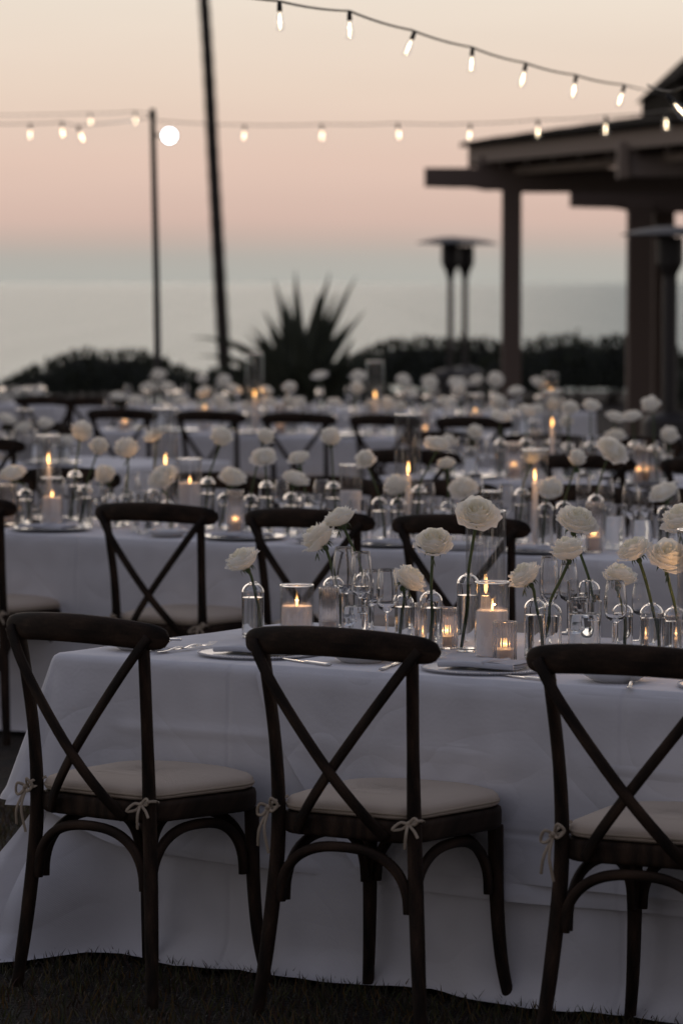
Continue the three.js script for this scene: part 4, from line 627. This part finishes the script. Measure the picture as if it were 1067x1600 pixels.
// nearest table, piece by piece
const T1 = TH + 0.0075, at1 = (u, v) => rowPoint(1, u, v, u > SEAM ? T1 : TH + 0.0045);
R1_VASES.forEach(([u, v, h, r, bx, by, bz, R, roll, tc, lab], i) => {
  budVase(at1(u, v), r, h, true, `clear bud vase holding the white rose ${lab}`.split(' ').slice(0, 16).join(' '), 'bud vases on the nearest table');
  rose(at1(u, v), h, [bx, by, bz], R, roll, tc, i + 1, `white rose ${lab}`, 'white roses on the nearest table', i % 5 !== 0);
});
R1_HURR.forEach(([u, v, h, r, ch, cr, lit, lab], i) => {
  const tall = i > 1; glassCylinder(at1(u, v), r, h, `${tall ? 'tall' : 'short'} clear glass cylinder ${lab}`, 'candle cylinders on the nearest table');
  pillar(at1(u, v), cr, ch, lit, `lit white ${tall ? 'taper candle in the tall' : 'pillar candle in the short'} cylinder ${lab}`, 'candles on the nearest table');
});
R1_VOT.forEach(([u, v, h, r, lit, lab]) => votive(at1(u, v), r, h, lit, `ribbed glass votive candle ${lab}`, 'votive candles on the nearest table'));
R1_WINE.forEach(([u, v, h, r, lab]) => wineGlass(at1(u, v), r, h, true, `empty clear wine glass ${lab}`, 'wine glasses on the nearest table'));
R1_TUMB.forEach(([u, v, h, r, lab]) => tumbler(at1(u, v), r, h, true, `clear water tumbler ${lab} of the nearest table`, 'water tumblers on the nearest table'));

// ------------------------------------------------------------------ place settings
const chargerG = lathe([[0, 0.004], [0.1, 0.004], [0.118, 0.005], [0.15, 0.0078], [0.158, 0.0082], [0.16, 0.0068], [0.15, 0.0045], [0.115, 0.001], [0, 0.0008]], 56);
const beadG = mg(Array.from({ length: 130 }, (_, i) => new THREE.SphereGeometry(0.0032, 6, 5).translate(0.158 * Math.cos(i / 130 * 6.2832), 0.0078, 0.158 * Math.sin(i / 130 * 6.2832))));
const plateG = lathe([[0, 0.007], [0.045, 0.007], [0.054, 0.009], [0.078, 0.021], [0.0865, 0.0245], [0.0875, 0.0235], [0.076, 0.0165], [0.056, 0.0045], [0.05, 0.0], [0.044, 0.0], [0.043, 0.003], [0, 0.003]], 44);
const napG = (() => { const L = []; for (let k = 0; k < 3; k++) L.push(grid(14, 10, (a, s) => { const x = (a - 0.5) * (0.2 - k * 0.008), z = (s - 0.5) * (0.13 - k * 0.006); return [x + 0.004 * Math.sin(z * 40 + k), 0.0085 + k * 0.0055 + 0.004 * noise.noise(x * 14 + k, z * 14, k) + (Math.abs(a - 0.5) > 0.46 ? -0.003 : 0), z]; })); L.push(sweep([[-0.1, 0.012, 0.064], [-0.03, 0.016, 0.067], [0.04, 0.014, 0.066], [0.1, 0.012, 0.064]], 0.006, 0.007, { seg: 12, rad: 8 }), sweep([[0.02, 0.02, 0.07], [0.03, 0.024, 0.05], [0.034, 0.02, 0.0], [0.03, 0.018, -0.06]], 0.006, 0.005, { seg: 10, rad: 8 })); return mg(L); })();
const forkG = (() => { const L = [sweep([[0, 0.006, 0.09], [0, 0.007, 0.04], [0, 0.012, 0], [0, 0.006, -0.035], [0, 0.0055, -0.05]], f => f < 0.5 ? 0.0065 - 0.007 * f : 0.003 + 0.018 * (f - 0.5), 0.0013, { seg: 20, rad: 8 })]; for (let i = 0; i < 4; i++) { const x = (i - 1.5) * 0.0062; L.push(sweep([[x * 0.9, 0.0055, -0.046], [x, 0.006, -0.07], [x, 0.0125, -0.098]], f => 0.0014 - 0.0007 * f, 0.001, { seg: 8, rad: 6 })); } return mg(L); })();
const knifeG = mg([sweep([[0, 0.005, 0.1], [0, 0.005, 0.05], [0, 0.005, 0]], f => 0.0078 - 0.002 * f, f => 0.0036 - 0.001 * f, { seg: 10, rad: 10 }), sweep([[0, 0.004, 0.002], [0.001, 0.004, -0.06], [0.003, 0.004, -0.105]], f => 0.0085 * Math.sqrt(Math.max(0.05, 1 - Math.pow(f, 5))), 0.0009, { seg: 14, rad: 8 })]);
const spoonG = mg([sweep([[0, 0.005, 0.09], [0, 0.007, 0.03], [0, 0.011, -0.02], [0, 0.007, -0.05]], f => 0.006 - 0.004 * f, 0.0013, { seg: 16, rad: 8 }), new THREE.SphereGeometry(0.018, 18, 8, 0, 6.2832, Math.PI / 2, Math.PI / 2).scale(1, 0.35, 1.45).translate(0, 0.0085, -0.072)]);
const butterG = mg([box(0.03, 0.012, 0.022, 0, 0, 0, 0.003), box(0.02, 0.01, 0.018, 0.02, -0.002, 0.012, 0.003)]);
const flat = (name, geo, m, u, v, yaw, label, cat, group) => single(name, geo, m, label, cat, at1(u, v), -THETA + yaw, group);
const WHO = ['left', 'middle', 'right'];
R1_FLAT.charger.forEach(([u, v], i) => {
  const t = thing('charger_plate', `beaded charger plate laid for the ${WHO[i]} chair of the nearest table`, 'plate', at1(u, v), 0.3 * i, 'charger plates on the nearest table');
  part(t, 'plate', chargerG, M.charger); const b = part(t, 'bead_rim', beadG, M.charger); b.userData.kind = 'stuff';
  single('napkin', napG, M.napkin, `folded pale napkin on the charger of the ${WHO[i]} chair`, 'napkin', at1(u, v).add(V3_(0, 0.0035, 0)), -THETA + 0.1, 'folded napkins');
});
R1_FLAT.bread.forEach(([u, v], i) => {
  flat('bread_plate', plateG, M.china, u, v, 0, `small white bread plate with butter, ${['behind the left chair rail', 'behind the middle chair rail', 'behind the right chair rail'][i]}`, 'plate', 'bread plates');
  single('butter_pat', butterG, M.butter, `pat of butter on the bread plate behind the ${WHO[i]} chair rail`, 'butter', at1(u, v).add(V3_(-0.01, 0.0135, 0)), i, 'butter pats');
  single('butter_knife', knifeG, M.steel, `butter knife laid across the bread plate behind the ${WHO[i]} chair rail`, 'knife', at1(u, v).add(V3_(0.012, 0.022, 0.0)), 1.3 + 0.3 * i, 'butter knives');
});
[['left fork beside the left charger plate'], ['right fork beside the left charger plate'], ['fork showing its tines right of the middle chair rail'], ['fork beside the bread plate at right']].forEach(([l], i) => { const [u, v, y] = R1_FLAT.fork[i]; flat('fork', forkG, M.steel, u, v, y, l, 'fork', 'forks on the nearest table'); });
[['knife lying under the middle chair rail'], ['knife right of the middle bread plate'], ['knife lying left of the right chair']].forEach(([l], i) => { const [u, v, y] = R1_FLAT.knife[i]; flat('table_knife', knifeG, M.steel, u, v, y, l + ' on the nearest table', 'knife', 'knives on the nearest table'); });
[['spoon beside the napkin near the right chair corner'], ['spoon left of the two forks']].forEach(([l], i) => { const [u, v, y] = R1_FLAT.spoon[i]; flat('spoon', spoonG, M.steel, u, v, y, l, 'spoon', 'spoons on the nearest table'); });

// ------------------------------------------------------------------ the tables behind
const farCharger = mg([lathe([[0, 0.004], [0.12, 0.006], [0.158, 0.0135], [0.16, 0.012], [0.12, 0.002], [0, 0.001]], 32)]);
for (const k of [2, 3, 4]) {
  const L = NEAR[k].map(([u]) => single('charger_plate', farCharger, M.china, '-', 'plate', rowPoint(k, u, 0.2, TH + 0.002), 0, `charger plates on the ${ROWNAME[k]}`));
  order(L, w => `pale charger plate on the ${ROWNAME[k]}, ${w}`);
  if (k === 2) order(NEAR[k].map(([u]) => single('bread_plate', plateG, M.china, '-', 'plate', rowPoint(k, u - 0.32, 0.16, TH + 0.002), 0, 'bread plates on the second table')), w => `small white bread plate on the second table, ${w}`);
  if (k === 2) order(NEAR[k].map(([u]) => single('napkin', napG, M.napkin, '-', 'napkin', rowPoint(k, u, 0.2, TH + 0.0055), -THETA, 'folded napkins on the second table')), w => `folded pale napkin on the second table, ${w}`);
}
function fillRow(k, S) {
  const nm = S.name ?? ROWNAME[k], p = (u, v) => rowPoint(k, u, v, TH + 0.002), mid = k === 2;
  const R = [], V = [];
  S.vases?.forEach(([u, v, h, bx, by, bz, r, roll], i) => { V.push(budVase(p(u, v), mid ? 0.029 : 0.03, Math.round(h * 50) / 50, false, '-', `bud vases on the ${nm}`)); R.push(farRose(p(u, v), h, [bx, by, bz], r, roll, i, mid, '-', `white roses on the ${nm}`)); });
  order(V, w => `clear bud vase with a rose on the ${nm}, ${w}`); order(R, w => `blurred white rose on the ${nm}, ${w}`);
  const H = [], P = [], Tt = [];
  S.hurr?.forEach(([u, v, h, r, ch, cr, lit]) => { H.push(glassCylinder(p(u, v), r, h, '-', `candle cylinders on the ${nm}`)); (cr < 0.02 ? Tt : P).push(pillar(p(u, v), cr, ch, lit, '-', `candles on the ${nm}`)); });
  order(H, w => `clear glass candle cylinder on the ${nm}, ${w}`); order(P, w => `white pillar candle on the ${nm}, ${w}`); order(Tt, w => `thin taper candle burning on the ${nm}, ${w}`);
  order((S.vot ?? []).map(([u, v, h, r]) => votive(p(u, v), r, h, 1, '-', `votive candles on the ${nm}`)), w => `glowing ribbed votive candle on the ${nm}, ${w}`);
  order((S.tumb ?? []).map(([u, v, h, r]) => tumbler(p(u, v), r, h, false, '-', `water tumblers on the ${nm}`)), w => `water tumbler on the ${nm}, ${w}`);
  order((S.wine ?? []).map(([u, v, h, r]) => wineGlass(p(u, v), r, h, false, '-', `wine glasses on the ${nm}`)), w => `empty wine glass on the ${nm}, ${w}`);
}
fillRow(2, { vases: V2, hurr: H2, vot: VOT2, tumb: T2, wine: W2 });
fillRow(3, { vases: V3, hurr: H3, vot: VOT3, tumb: T3, wine: W3 });
fillRow(4, { vases: V4, hurr: H4, vot: VOT4, tumb: T4, wine: W4 });
fillRow(5, { vases: [...V5, ...V6], hurr: H5, tumb: T5, wine: W5 });
fillRow(5, { vases: V5L, wine: W5L, name: 'far left table' });


renderer.render(scene, camera);
